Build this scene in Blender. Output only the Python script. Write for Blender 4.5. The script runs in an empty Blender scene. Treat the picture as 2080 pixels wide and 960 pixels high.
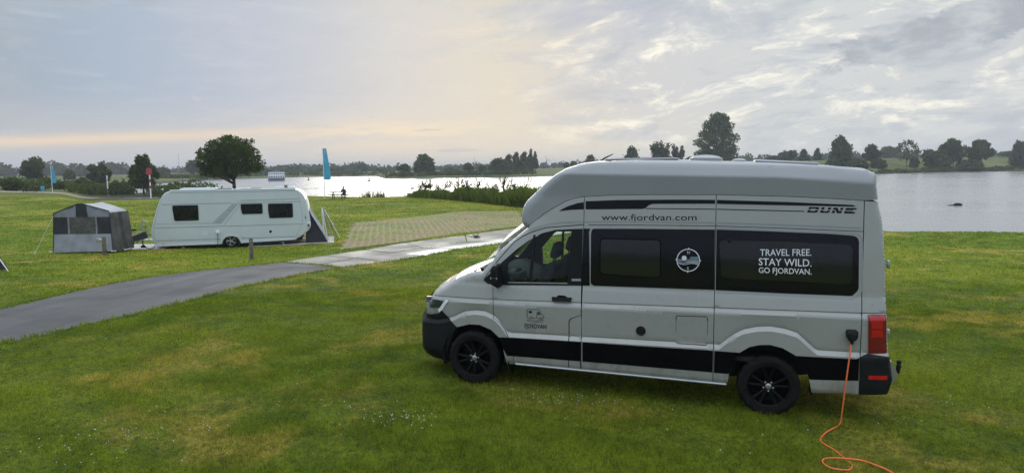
import bpy, bmesh, math, random
import numpy as np
from math import radians as R, sin, cos, pi
from mathutils import Vector, Matrix
from mathutils.geometry import delaunay_2d_cdt

S = bpy.context.scene
COL = S.collection
random.seed(7); RNG = np.random.default_rng(7)

# ---------------- camera ----------------
cam_data = bpy.data.cameras.new('camera'); cam = bpy.data.objects.new('camera', cam_data); COL.objects.link(cam)
cam_data.sensor_width = 36.0; cam_data.lens = 1420/2080*36.0; cam_data.clip_start = .05; cam_data.clip_end = 8000
_p, _r = R(5.6304), R(-.6)
_rt = Vector((cos(_r), sin(_r)*sin(_p), sin(_r)*cos(_p)))
_up = Vector((-sin(_r), cos(_r)*sin(_p), cos(_r)*cos(_p)))
_bk = Vector((0, -cos(_p), sin(_p)))
cam.matrix_world = Matrix(((_rt.x, _up.x, _bk.x, 0), (_rt.y, _up.y, _bk.y, 0), (_rt.z, _up.z, _bk.z, 2.845), (0, 0, 0, 1)))
S.camera = cam
S.view_settings.view_transform = 'Standard'; S.view_settings.look = 'None'
S.view_settings.exposure = 0.0; S.view_settings.gamma = 1.0; S.view_settings.use_curve_mapping = False

# ---------------- sun (behind thin cloud, in front of the camera) ----------------
SUN_AZ, SUN_EL = -4.0, 14.0            # degrees right of +Y, above the horizon
sd = bpy.data.lights.new('sun', 'SUN'); sun = bpy.data.objects.new('sun', sd); COL.objects.link(sun)
sd.energy = .8; sd.angle = R(25); sd.color = (1, .93, .82)
sdir = Vector((sin(R(SUN_AZ))*cos(R(SUN_EL)), cos(R(SUN_AZ))*cos(R(SUN_EL)), sin(R(SUN_EL))))
sun.rotation_euler = sdir.to_track_quat('Z', 'Y').to_euler(); sun.location = sdir*60

# ---------------- node helper ----------------
class NT:
    def __init__(s, tree): s.t = tree; s.n = tree.nodes; s.l = tree.links
    def new(s, typ, **kw):
        n = s.n.new(typ)
        for k, v in kw.items(): setattr(n, k, v)
        return n
    def put(s, sock, v):
        if v is None: return
        if hasattr(v, 'is_output'): s.l.new(v, sock)
        elif isinstance(v, (tuple, list)) and len(v) == 3 and sock.type == 'RGBA': sock.default_value = (*v, 1)
        else: sock.default_value = v
    def m(s, op, a, b=None, c=None, clamp=False):
        n = s.new('ShaderNodeMath', operation=op, use_clamp=clamp)
        for i, v in enumerate((a, b, c)): s.put(n.inputs[i], v)
        return n.outputs[0]
    def ss(s, v, a, b, lo=0., hi=1.):
        n = s.new('ShaderNodeMapRange', interpolation_type='SMOOTHSTEP'); n.clamp = True
        for k, x in zip(('Value', 'From Min', 'From Max', 'To Min', 'To Max'), (v, a, b, lo, hi)): s.put(n.inputs[k], x)
        return n.outputs[0]
    def mix(s, f, a, b, blend='MIX'):
        n = s.new('ShaderNodeMix', data_type='RGBA', blend_type=blend)
        s.put(n.inputs[0], f); s.put(n.inputs[6], a); s.put(n.inputs[7], b); return n.outputs[2]
    def noise(s, vec, scale, detail=4, rough=.5, dist=0., out=0):
        n = s.new('ShaderNodeTexNoise'); s.put(n.inputs['Vector'], vec)
        n.inputs['Scale'].default_value = scale; n.inputs['Detail'].default_value = detail
        n.inputs['Roughness'].default_value = rough; n.inputs['Distortion'].default_value = dist
        return n.outputs[out]
    def ramp(s, f, stops, interp='LINEAR'):
        n = s.new('ShaderNodeValToRGB'); n.color_ramp.interpolation = interp; e = n.color_ramp.elements
        while len(e) > 1: e.remove(e[-1])
        e[0].position = stops[0][0]; e[0].color = (*stops[0][1], 1)
        for p, c in stops[1:]:
            k = e.new(p); k.color = (*c, 1)
        s.put(n.inputs[0], f); return n.outputs[0]
    def xyz(s, v):
        n = s.new('ShaderNodeSeparateXYZ'); s.put(n.inputs[0], v); return n.outputs
    def comb(s, x, y, z):
        n = s.new('ShaderNodeCombineXYZ')
        for i, v in enumerate((x, y, z)): s.put(n.inputs[i], v)
        return n.outputs[0]
def lin(r, g, b):
    f = lambda c: (c/255/12.92) if c/255 <= .04045 else ((c/255+.055)/1.055)**2.4
    return (f(r), f(g), f(b))

# ---------------- sky: Nishita behind an overcast, cloudy evening sky ----------------
W = bpy.data.worlds.new('World'); S.world = W; W.use_nodes = True
t = NT(W.node_tree); t.n.clear()
D = t.xyz(t.new('ShaderNodeTexCoord').outputs['Generated'])
az = t.m('ARCTAN2', D[0], D[1]); el = t.m('ARCSINE', D[2])
azd = t.m('MULTIPLY', az, 180/pi); eld = t.m('MULTIPLY', el, 180/pi)
f_az = t.m('DIVIDE', t.m('ADD', azd, 40.), 80., clamp=True)
P = lambda a: (a+40)/80
low = t.ramp(f_az, [(P(-38), lin(186,186,192)), (P(-24), lin(198,196,196)), (P(-12), lin(216,208,197)), (P(-3), lin(222,211,195)), (P(7), lin(219,213,200)), (P(20), lin(203,206,207)), (P(38), lin(196,200,204))])
high = t.ramp(f_az, [(P(-38), lin(155,166,180)), (P(-29), lin(163,177,195)), (P(-20), lin(180,187,203)), (P(-10), lin(200,200,202)), (P(-1), lin(207,202,193)), (P(9), lin(199,200,204)), (P(24), lin(204,207,209)), (P(38), lin(198,200,204))])
colr = t.mix(t.ss(eld, .8, 6.5), low, high)
pl = t.m('ADD', D[2], .10)
cp = t.comb(t.m('DIVIDE', D[0], pl), t.m('DIVIDE', D[1], pl), .0)
def gauss(x0, sx, y0, sy, tilt=0.):
    u = t.m('DIVIDE', t.m('SUBTRACT', azd, x0), sx)
    v = t.m('DIVIDE', t.m('SUBTRACT', t.m('SUBTRACT', eld, y0), t.m('MULTIPLY', t.m('SUBTRACT', azd, x0), tilt)), sy)
    return t.m('EXPONENT', t.m('MULTIPLY', t.m('ADD', t.m('MULTIPLY', u, u), t.m('MULTIPLY', v, v)), -1.))
ang = t.comb(t.m('MULTIPLY', azd, .05), t.m('MULTIPLY', eld, .30), .3)
ang2 = t.comb(t.m('MULTIPLY', azd, .10), t.m('MULTIPLY', eld, .20), 1.7)
n_soft = t.noise(cp, .55, 5, .55, .4)
cq = t.new('ShaderNodeMapping'); t.put(cq.inputs[0], cp); cq.inputs['Rotation'].default_value = (0, 0, R(-14)); cq.inputs['Scale'].default_value = (.80, 1.25, 1)
warp = t.noise(cq.outputs[0], 1.1, 4, .5, 0., 1)
wv = t.new('ShaderNodeVectorMath', operation='MULTIPLY_ADD'); t.put(wv.inputs[0], warp); wv.inputs[1].default_value = (.75, .6, 0); t.put(wv.inputs[2], cq.outputs[0])
n_wisp = t.noise(wv.outputs[0], 1.35, 11, .64)
n_wisp2 = t.noise(wv.outputs[0], 4.2, 8, .66)
n_fine = t.noise(ang2, 3.1, 7, .6, .5)
n_flat = t.noise(t.comb(t.m('MULTIPLY', azd, .16), t.m('MULTIPLY', eld, 1.1), 5.), 1.0, 5, .55, .2)
right = t.ss(azd, -3., 7.)
# broken cloud: one continuous field, crisp and bright on the right, faint and soft on the left
wa = t.noise(t.comb(t.m('MULTIPLY', azd, .05), t.m('MULTIPLY', eld, .13), 7.), 1.6, 4, .5, 0., 1)
cb = t.comb(t.m('MULTIPLY', azd, .085), t.m('SUBTRACT', t.m('MULTIPLY', t.m('ADD', eld, t.m('MULTIPLY', t.m('MULTIPLY', eld, eld), -.012)), .30), t.m('MULTIPLY', azd, .022)), .0)
wv = t.new('ShaderNodeVectorMath', operation='MULTIPLY_ADD'); t.put(wv.inputs[0], wa); wv.inputs[1].default_value = (.8, .8, 0); t.put(wv.inputs[2], cb)
nA = t.noise(wv.outputs[0], 1.6, 12, .62); wv2 = t.new('ShaderNodeVectorMath', operation='ADD'); t.put(wv2.inputs[0], wv.outputs[0]); wv2.inputs[1].default_value = (3.7, 8.1, 2.)
nB = t.noise(wv2.outputs[0], 2.7, 13, .63); nL = t.noise(cb, .55, 3, .5)
strg = t.ss(t.m('ADD', azd, t.m('MULTIPLY', t.m('SUBTRACT', nL, .5), 14.)), -9., 9., .20, 1.)
strg = t.m('MULTIPLY', strg, t.ss(eld, .4, 3., .35, 1.))
dk = t.ss(t.m('ADD', nA, t.m('MULTIPLY', t.m('SUBTRACT', nL, .5), .25)), .47, .60)
colr = t.mix(t.m('MULTIPLY', dk, t.m('MULTIPLY', strg, .75)), colr, t.mix(t.ss(nB, .35, .62), lin(170,179,190), lin(197,201,207)))
bt = t.m('MULTIPLY', t.ss(nB, .50, .67), t.m('SUBTRACT', 1.06, t.m('MULTIPLY', dk, .80)))
colr = t.mix(t.m('MULTIPLY', bt, t.m('MULTIPLY', t.m('POWER', strg, 1.7), .88)), colr, t.mix(t.ss(azd, 14., -4.), lin(247,244,232), lin(249,237,212)))
n_wisp = nB
# grey-blue layer, upper right centre
colr = t.mix(t.m('MULTIPLY', t.m('MULTIPLY', gauss(8.5, 6.5, 12., 2.0, .0), .80), t.ss(nA, .36, .56)), colr, lin(176,182,197))
# lumpy dark cumulus on the right
bl = t.m('MULTIPLY', t.m('ADD', gauss(28.5, 6.5, 8.3, 1.5, .12), t.m('MULTIPLY', gauss(36., 5.5, 9.6, 1.6, .05), .9)), 1.25)
cum = t.ss(t.m('ADD', bl, t.m('MULTIPLY', t.m('SUBTRACT', t.noise(ang2, 2.4, 10, .58, .3), .5), 2.6)), .50, .74)
shade = t.ss(t.noise(t.comb(t.m('MULTIPLY', azd, .10), t.m('ADD', t.m('MULTIPLY', eld, .20), .05), 1.7), 2.4, 10, .58, .3), .40, .62)
colr = t.mix(t.m('MULTIPLY', cum, .85), colr, t.mix(shade, lin(158,165,177), lin(192,197,204)))
# purple-grey cloud bank, upper left
bl2 = t.m('ADD', gauss(-35., 9., 13.2, 1.9, -.02), t.m('MULTIPLY', gauss(-24., 8., 13.6, 1.3), .8))
c2 = t.ss(t.m('ADD', bl2, t.m('MULTIPLY', t.m('SUBTRACT', n_fine, .5), 1.6)), .35, .85)
colr = t.mix(t.m('MULTIPLY', c2, .75), colr, t.mix(t.ss(n_soft, .35, .6), lin(164,163,172), lin(190,188,196)))
# pale streaks across the blue-grey left
colr = t.mix(t.m('MULTIPLY', t.ss(n_flat, .52, .72), t.m('MULTIPLY', t.m('SUBTRACT', 1., right), .28)), colr, lin(202,205,212))
# the thin warm band low on the left and the cream glow around the hidden sun
band = t.m('MULTIPLY', gauss(-32., 16., 2.2, .42, .055), t.ss(n_flat, .25, .55, .55, 1.))
colr = t.mix(t.m('MULTIPLY', band, .60), colr, lin(250,220,180))
band2 = t.m('MULTIPLY', gauss(-10., 8., 2.7, 1.1, .03), t.ss(n_flat, .35, .60))
colr = t.mix(t.m('MULTIPLY', band2, .7), colr, lin(246,224,190))
glow = gauss(-1., 9., 4.6, 5.5)
colr = t.mix(t.m('MULTIPLY', glow, .35), colr, lin(224,213,196))
# small flat dark clouds low in the middle
fl = t.m('MULTIPLY', t.ss(n_flat, .60, .70), t.m('MULTIPLY', gauss(-9., 9., 2.4, 1.5), .75))
colr = t.mix(fl, colr, lin(178,178,186))
# overhead and behind: brighter zenith, dull blue-grey behind the viewer
colr = t.mix(t.ss(t.m('ABSOLUTE', azd), 50., 100.), colr, t.mix(t.ss(eld, 0., 25.), (.40,.48,.60), (.50,.60,.76)))
colr = t.mix(1., colr, (1.075, 1.07, 1.045), 'MULTIPLY')
zen = t.ss(eld, 14., 55.)
colr = t.mix(zen, colr, (1.45, 1.58, 1.75))
sky = t.new('ShaderNodeTexSky', sky_type='NISHITA', sun_disc=False)
sky.sun_elevation = R(SUN_EL); sky.sun_rotation = R(SUN_AZ); sky.air_density = 1.2; sky.dust_density = 2.5
c10 = t.new('ShaderNodeVectorMath', operation='SCALE'); t.put(c10.inputs[0], colr); c10.inputs['Scale'].default_value = 10.6
full = t.mix(.010, c10.outputs[0], sky.outputs[0])
bg = t.new('ShaderNodeBackground'); t.put(bg.inputs[0], full); bg.inputs[1].default_value = .1
t.l.new(bg.outputs[0], t.new('ShaderNodeOutputWorld').inputs[0])
W.cycles.sampling_method = 'MANUAL'; W.cycles.sample_map_resolution = 512

# ---------------- materials ----------------
def mat(name, col, rough=.5, metal=0., coat=0., var=.08, vscale=6., bump=0., bscale=60., spec=.5, trans=None, rvar=0.):
    m = bpy.data.materials.new(name); m.use_nodes = True; t = NT(m.node_tree); b = t.n['Principled BSDF']
    oc = t.new('ShaderNodeTexCoord').outputs['Object']
    n = t.noise(oc, vscale, 5, .6)
    lo = tuple(c*(1-var) for c in col); hi = tuple(min(1, c*(1+var)) for c in col)
    t.put(b.inputs['Base Color'], t.mix(t.ss(n, .3, .7), lo, hi))
    if rvar: t.put(b.inputs['Roughness'], t.ss(n, .3, .7, rough*(1-rvar), min(1, rough*(1+rvar))))
    else: b.inputs['Roughness'].default_value = rough
    b.inputs['Metallic'].default_value = metal; b.inputs['Coat Weight'].default_value = coat; b.inputs['Coat Roughness'].default_value = .06
    b.inputs['Specular IOR Level'].default_value = spec
    if bump:
        bn = t.new('ShaderNodeBump'); bn.inputs['Strength'].default_value = bump; bn.inputs['Distance'].default_value = .01
        t.put(bn.inputs['Height'], t.noise(oc, bscale, 4, .6)); t.l.new(bn.outputs[0], b.inputs['Normal'])
    return m
def glass_mat(name, tint, refl=1.0):
    m = bpy.data.materials.new(name); m.use_nodes = True; t = NT(m.node_tree); t.n.clear()
    tr = t.new('ShaderNodeBsdfTransparent'); tr.inputs[0].default_value = (*tint, 1)
    gl = t.new('ShaderNodeBsdfGlossy'); gl.inputs['Roughness'].default_value = .02
    fr = t.new('ShaderNodeFresnel'); fr.inputs[0].default_value = 1.5
    mx = t.new('ShaderNodeMixShader'); t.put(mx.inputs[0], t.m('MULTIPLY', fr.outputs[0], refl*.7)); t.l.new(tr.outputs[0], mx.inputs[1]); t.l.new(gl.outputs[0], mx.inputs[2])
    t.l.new(mx.outputs[0], t.new('ShaderNodeOutputMaterial').inputs[0]); return m
def leaf_mat(name, c1, c2, c3, scale=.5, trans=.35):
    m = bpy.data.materials.new(name); m.use_nodes = True; t = NT(m.node_tree); t.n.clear()
    oc = t.new('ShaderNodeTexCoord').outputs['Object']
    n1 = t.noise(oc, scale, 3, .6); n2 = t.noise(oc, scale*9, 2, .6)
    c = t.mix(t.ss(n1, .38, .62), c1, c2); c = t.mix(t.ss(n2, .55, .75), c, c3)
    d = t.new('ShaderNodeBsdfDiffuse'); t.put(d.inputs[0], c)
    tr = t.new('ShaderNodeBsdfTranslucent'); t.put(tr.inputs[0], t.mix(.5, c, (.16, .20, .02)))
    mx = t.new('ShaderNodeMixShader'); mx.inputs[0].default_value = trans
    t.l.new(d.outputs[0], mx.inputs[1]); t.l.new(tr.outputs[0], mx.inputs[2]); t.l.new(mx.outputs[0], t.new('ShaderNodeOutputMaterial').inputs[0]); return m
# ---------------- mesh and object helpers ----------------
def link(name, me, m=None, parent=None, angle=35):
    o = bpy.data.objects.new(name, me); COL.objects.link(o)
    if m is not None:
        for k in (m if isinstance(m, (list, tuple)) else [m]): me.materials.append(k)
    if parent is not None: o.parent = parent
    if angle is not None:
        me.polygons.foreach_set('use_smooth', [True]*len(me.polygons)); me.set_sharp_from_angle(angle=R(angle))
    return o
def mesh(name, V, F, m=None, parent=None, angle=35):
    me = bpy.data.meshes.new(name); me.from_pydata([tuple(map(float, v)) for v in V], [], F); me.update()
    return link(name, me, m, parent, angle)
def fast_mesh(name, V, F, k):             # V (n,3), F (m,k): big arrays
    me = bpy.data.meshes.new(name); V = np.asarray(V, np.float32); F = np.asarray(F, np.int32)
    me.vertices.add(len(V)); me.vertices.foreach_set('co', V.ravel())
    me.loops.add(F.size); me.loops.foreach_set('vertex_index', F.ravel())
    me.polygons.add(len(F)); me.polygons.foreach_set('loop_start', np.arange(0, F.size, k, dtype=np.int32))
    me.update(calc_edges=True); return me
def tag(o, label=None, cat=None, group=None, kind=None):
    if label: o['label'] = label
    if cat: o['category'] = cat
    if group: o['group'] = group
    if kind: o['kind'] = kind
    return o
def thing(name, label, cat, loc=(0, 0, 0), rz=0., group=None):
    o = bpy.data.objects.new(name, None); COL.objects.link(o); o.empty_display_size = .2
    o.location = loc; o.rotation_euler = (0, 0, rz); return tag(o, label, cat, group)
def children(o): return [c for c in COL.objects if c.parent == o]
def dup(o, parent=None):
    c = o.copy(); COL.objects.link(c); c.parent = parent
    for ch in children(o): dup(ch, c)
    return c
class MB:
    def __init__(s): s.V = []; s.F = []
    def add(s, V, F):
        n = len(s.V); s.V += [tuple(v) for v in V]; s.F += [tuple(i+n for i in f) for f in F]; return s
    def box(s, c, d, rot=None, bev=0.):
        M = rot or Matrix.Identity(3); bm = bmesh.new(); bmesh.ops.create_cube(bm, size=1)
        for v in bm.verts: v.co = Vector((v.co.x*d[0], v.co.y*d[1], v.co.z*d[2]))
        if bev: bmesh.ops.bevel(bm, geom=list(bm.edges), offset=bev, segments=2, affect='EDGES', profile=.5)
        bm.verts.index_update()
        s.add([M @ v.co + Vector(c) for v in bm.verts], [[v.index for v in f.verts] for f in bm.faces]); bm.free(); return s
    def tube(s, pts, r, n=8, cap=True):
        pts = [Vector(p) for p in pts]; rs = r if isinstance(r, (list, tuple)) else [r]*len(pts)
        V = []; up = None
        for i, p in enumerate(pts):
            d = (pts[min(i+1, len(pts)-1)]-pts[max(i-1, 0)]).normalized()
            if up is None: up = d.orthogonal().normalized()
            a = (up - d*up.dot(d)); a = a.normalized() if a.length > 1e-6 else d.orthogonal().normalized(); up = a; b = d.cross(a)
            for k in range(n):
                w = 2*pi*k/n; V.append(p + (a*cos(w)+b*sin(w))*rs[i])
        F = [(i*n+k, i*n+(k+1) % n, (i+1)*n+(k+1) % n, (i+1)*n+k) for i in range(len(pts)-1) for k in range(n)]
        if cap: F += [tuple(range(n-1, -1, -1)), tuple(range((len(pts)-1)*n, len(pts)*n))]
        return s.add(V, F)
    def lathe(s, prof, n=32, c=(0, 0, 0), axis='Y', mod=None):   # prof: (radius, along axis)
        V = []
        for j, (r, h) in enumerate(prof):
            for k in range(n):
                w = 2*pi*k/n; q = r*(mod(j, k) if mod else 1)
                p = {'Y': (q*cos(w), h, q*sin(w)), 'Z': (q*cos(w), q*sin(w), h), 'X': (h, q*cos(w), q*sin(w))}[axis]
                V.append((p[0]+c[0], p[1]+c[1], p[2]+c[2]))
        F = [(j*n+k, j*n+(k+1) % n, (j+1)*n+(k+1) % n, (j+1)*n+k) for j in range(len(prof)-1) for k in range(n)]
        return s.add(V, F)
    def prism(s, poly, a, b, ax='Y'):      # poly in the two other axes, extruded from a to b
        f = {'Y': lambda u, v, w: (u, w, v), 'Z': lambda u, v, w: (u, v, w), 'X': lambda u, v, w: (w, u, v)}[ax]
        n = len(poly); V = [f(u, v, a) for u, v in poly]+[f(u, v, b) for u, v in poly]
        F = [tuple(range(n)), tuple(range(2*n-1, n-1, -1))]+[(i, (i+1) % n, n+(i+1) % n, n+i) for i in range(n)]
        return s.add(V, F)
    def build(s, name, m, parent=None, angle=35): return mesh(name, s.V, s.F, m, parent, angle)

# ---- skins: a body side as a height field over its side view, cut exactly along outlines ----
def inside(pts, poly):
    pts = np.asarray(pts, float); poly = np.asarray(poly, float); x, y = pts[:, 0], pts[:, 1]; c = np.zeros(len(pts), bool)
    for (x1, y1), (x2, y2) in zip(poly, np.roll(poly, -1, 0)):
        hit = ((y1 > y) != (y2 > y)); c ^= hit & (x < (x2-x1)*(y-y1)/((y2-y1) if y2 != y1 else 1e-12)+x1)
    return c
def resample(poly, h, closed=True):
    out = []; n = len(poly)
    for i in range(n if closed else n-1):
        a = np.array(poly[i], float); b = np.array(poly[(i+1) % n], float); L = np.hypot(*(b-a))
        if L < 1e-6: continue
        k = max(1, int(round(L/h)))
        for j in range(k): out.append(tuple(a+(b-a)*j/k))
    if not closed: out.append(tuple(poly[-1]))
    return out
class Skin:
    def __init__(s, yfun, sil=(), feats=()):
        s.yf = yfun; s.feats = feats; A = []; B = []; ra = []; s.sil = sil
        for pl, r in sil:
            rr = r if isinstance(r, (list, tuple)) else [r]*len(pl)
            for i in range(len(pl)-1): A.append(pl[i]); B.append(pl[i+1]); ra.append((rr[i], rr[i+1]))
        s.A = np.array(A, float); s.B = np.array(B, float); s.r = np.array(ra, float)
    def y(s, x, z):
        x = np.atleast_1d(np.asarray(x, float)); z = np.atleast_1d(np.asarray(z, float)); y = s.yf(x, z)
        if len(s.A):
            best = np.full(len(x), 9.); br = np.full(len(x), .05)
            for a, b, r in zip(s.A, s.B, s.r):
                d = b-a; tt = np.clip(((x-a[0])*d[0]+(z-a[1])*d[1])/max(d@d, 1e-9), 0, 1)
                q = np.hypot(x-a[0]-tt*d[0], z-a[1]-tt*d[1]); rr = r[0]+(r[1]-r[0])*tt
                w = q < best; best = np.where(w, q, best); br = np.where(w, rr, br)
            e = np.clip(1-best/br, 0, 1); y = y - br*(1-np.sqrt(np.maximum(0, 1-e*e)))
        return y
    def patch(s, name, poly, m, parent=None, off=0., h=.045, rim=.012, holes=(), bh=.035, use_feats=True, angle=32, mirror=False):
        B = resample(poly, bh); H = [resample(q, bh) for q in holes]
        pts = list(B); edges = [(i, (i+1) % len(B)) for i in range(len(B))]
        for q in H:
            n = len(pts); pts += q; edges += [(n+i, n+(i+1) % len(q)) for i in range(len(q))]
        bp = np.array(pts)
        lo = bp.min(0); hi = bp.max(0)
        def ok(P, dmin):
            P = np.asarray(P, float)
            if not len(P): return np.zeros(0, bool)
            k = inside(P, poly)
            for q in holes: k &= ~inside(P, q)
            near = np.ones(len(P), bool)
            for i0 in range(0, len(P), 2000):
                dd = np.hypot(P[i0:i0+2000, None, 0]-bp[None, :, 0], P[i0:i0+2000, None, 1]-bp[None, :, 1]).min(1); near[i0:i0+2000] = dd > dmin
            return k & near
        if use_feats:
            xs = np.arange(lo[0], hi[0], .04)
            for f in s.feats:
                P = np.stack([xs, f(xs)], 1); k = ok(P, .006); prev = None
                for p, kk in zip(P, k):
                    if kk:
                        pts.append(tuple(p))
                        if prev is not None: edges.append((prev, len(pts)-1))
                        prev = len(pts)-1
                    else: prev = None
            for pl, r in s.sil:
                q = np.array(resample(pl, .04, False)); d = np.gradient(q, axis=0); d /= np.maximum(np.hypot(d[:, 0], d[:, 1]), 1e-9)[:, None]
                rr = np.array(r).max()
                for f in (.06, .2, .45, .8):
                    P = q+np.stack([-d[:, 1], d[:, 0]], 1)*rr*f; k = ok(P, .004); pts += [tuple(p) for p in P[k]]
        if h:
            gx, gz = np.meshgrid(np.arange(lo[0]+h/2, hi[0], h), np.arange(lo[1]+h/2, hi[1], h)); P = np.stack([gx.ravel(), gz.ravel()], 1)
            pts += [tuple(p) for p in P[ok(P, h*.35)]] if len(P) else []
        r = delaunay_2d_cdt([Vector(p) for p in pts], edges, [], 0, 1e-5)
        V2 = np.array([tuple(v) for v in r[0]]); T = np.array([f[:3] for f in r[2]])
        cen = V2[T].mean(1); k = inside(cen, poly)
        for q in holes: k &= ~inside(cen, q)
        T = T[k]; a = V2[T[:, 1]]-V2[T[:, 0]]; b = V2[T[:, 2]]-V2[T[:, 0]]
        flip = (a[:, 0]*b[:, 1]-a[:, 1]*b[:, 0]) > 0            # outward is +Y: clockwise in (x, z)
        T[flip] = T[flip][:, ::-1]
        y = s.y(V2[:, 0], V2[:, 1])+off
        V = [(p[0], yy, p[1]) for p, yy in zip(V2, y)]; F = [tuple(int(i) for i in f) for f in T]
        if rim:
            cnt = {}
            for f in F:
                for i in range(3):
                    e = (f[i], f[(i+1) % 3]); cnt[e] = cnt.get(e, 0)+1
            be = [e for e in cnt if (e[1], e[0]) not in cnt]; mp = {}
            for e in be:
                for v in e:
                    if v not in mp: mp[v] = len(V); V.append((V[v][0], V[v][1]-rim, V[v][2]))
            F += [(e[1], e[0], mp[e[0]], mp[e[1]]) for e in be]
        o = mesh(name, V, F, m, parent, angle)
        if mirror: mirrored(o)
        return o
    def strip(s, name, pts, m, parent, bulge, n=13, off=0., tuck=0.):
        q = np.array(resample(pts, .035, False)); d = np.gradient(q, axis=0); d /= np.maximum(np.hypot(d[:, 0], d[:, 1]), 1e-9)[:, None]
        nx, nz = d[:, 1], -d[:, 0]
        bl = np.interp(np.linspace(0, 1, len(q)), np.linspace(0, 1, len(bulge)), bulge)
        ye = s.y(q[:, 0], q[:, 1])-tuck; V = []
        for i in range(len(q)):
            for tt in np.linspace(-1, 1, n):
                k = bl[i]*(1-abs(tt)**2.4)+off; V.append((q[i, 0]+nx[i]*k, ye[i]*tt, q[i, 1]+nz[i]*k))
        F = [(i*n+j, i*n+j+1, (i+1)*n+j+1, (i+1)*n+j) for i in range(len(q)-1) for j in range(n-1)]
        return mesh(name, V, F, m, parent, 40)
    def flat(s, name, V2, F, m, parent, off):      # decals: a flat 2D mesh laid on the skin
        V2 = np.asarray(V2, float); y = s.y(V2[:, 0], V2[:, 1])+off
        V = [(p[0], yy, p[1]) for p, yy in zip(V2, y)]
        return mesh(name, V, F, m, parent, None)
def mirrored(o, parent=None):
    c = o.copy(); COL.objects.link(c); c.scale = (1, -1, 1); c.parent = parent or o.parent
    if parent is not None: c.scale = (1, 1, 1)      # a sub-part of a mirrored part
    for ch in children(o): mirrored(ch, c)
    return c
def text2d(txt, P0, P1, P2, shear=0., bold=0., res=3):
    cu = bpy.data.curves.new('lettering', 'FONT'); cu.body = txt; cu.size = 1; cu.shear = shear; cu.offset = bold; cu.resolution_u = res; cu.fill_mode = 'FRONT'
    o = bpy.data.objects.new('lettering', cu); COL.objects.link(o)
    dg = bpy.context.evaluated_depsgraph_get(); dg.update(); me = bpy.data.meshes.new_from_object(o.evaluated_get(dg))
    V = np.array([v.co[:2] for v in me.vertices]); F = [tuple(p.vertices) for p in me.polygons]
    COL.objects.unlink(o); bpy.data.objects.remove(o); bpy.data.meshes.remove(me); bpy.data.curves.remove(cu)
    return V, F
def place2d(V, P0, P1, P2, cap=None):
    """map text so its width spans P0-P1 and its cap height (or height of the whole) reaches P2"""
    P0, P1, P2 = map(np.array, (P0, P1, P2)); x0, x1 = V[:, 0].min(), V[:, 0].max(); hh = cap or V[:, 1].max()
    u = (V[:, 0]-x0)/(x1-x0); v = V[:, 1]/hh
    return P0+u[:, None]*(P1-P0)+v[:, None]*(P2-P0)
def strokes(lines, w):
    V = []; F = []
    for ln in lines:
        p = np.array(ln, float); closed = np.allclose(p[0], p[-1]); d = np.gradient(p, axis=0)
        if closed: d[0] = d[-1] = p[1]-p[-2]
        d /= np.maximum(np.hypot(d[:, 0], d[:, 1]), 1e-9)[:, None]; nn = np.stack([-d[:, 1], d[:, 0]], 1)*w/2; b = len(V)
        for a, c in zip(p, nn): V += [tuple(a+c), tuple(a-c)]
        F += [(b+2*i, b+2*i+1, b+2*i+3, b+2*i+2) for i in range(len(p)-1)]
    return V, F
def join2d(*parts):
    V = []; F = []
    for v, f in parts:
        n = len(V); V += [tuple(p) for p in v]; F += [tuple(i+n for i in g) for g in f]
    return V, F
def circ(c, r, n=40, a0=0, a1=2*pi): return [(c[0]+r*cos(a0+(a1-a0)*i/n), c[1]+r*sin(a0+(a1-a0)*i/n)) for i in range(n+1)]
# ---- the van's side skin: half width y as a function of length x and height z (metres) ----
HUMP_R = [(.56,.80),(.541,.828),(.413,.939),(.306,1.006),(.15,1.05),(.006,1.065),(-.14,1.05),(-.283,1.014),(-.392,.92),(-.474,.847),(-.50,.82)]
HUMP_F = [(4.2,.80),(3.966,.863),(3.8,.954),(3.629,.986),(3.494,.983),(3.372,.94),(3.291,.875),(3.224,.79),(3.169,.72)]
SEAM = [(4.4,.8),(2.933,2.101),(2.827,2.195),(2.717,2.284),(2.593,2.361),(2.469,2.43),(2.349,2.476),(2.231,2.497),(1.917,2.523),(1.435,2.542),(.674,2.556),(-.562,2.549),(-.886,2.534),(-1.3,2.52)]
def _tab(t, x):
    a = sorted(t); return np.interp(x, [p[0] for p in a], [p[1] for p in a])
def zb(x): return .758 - .0263*x
def zl(x):
    x = np.asarray(x, float); base = zb(x) + .058
    r = np.where((x > -.50) & (x < .56), _tab(HUMP_R, x), 0)
    f = np.where(x > 3.169, _tab(HUMP_F, x), 0)
    return np.maximum(base, np.maximum(r, f))
def zc(x): return 1.255 - .0322*x
def zwb(x): return 1.463 - .0257*x
def zwt(x): return 2.135 - .008*x
def zseam(x): return _tab(SEAM, x)
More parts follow.
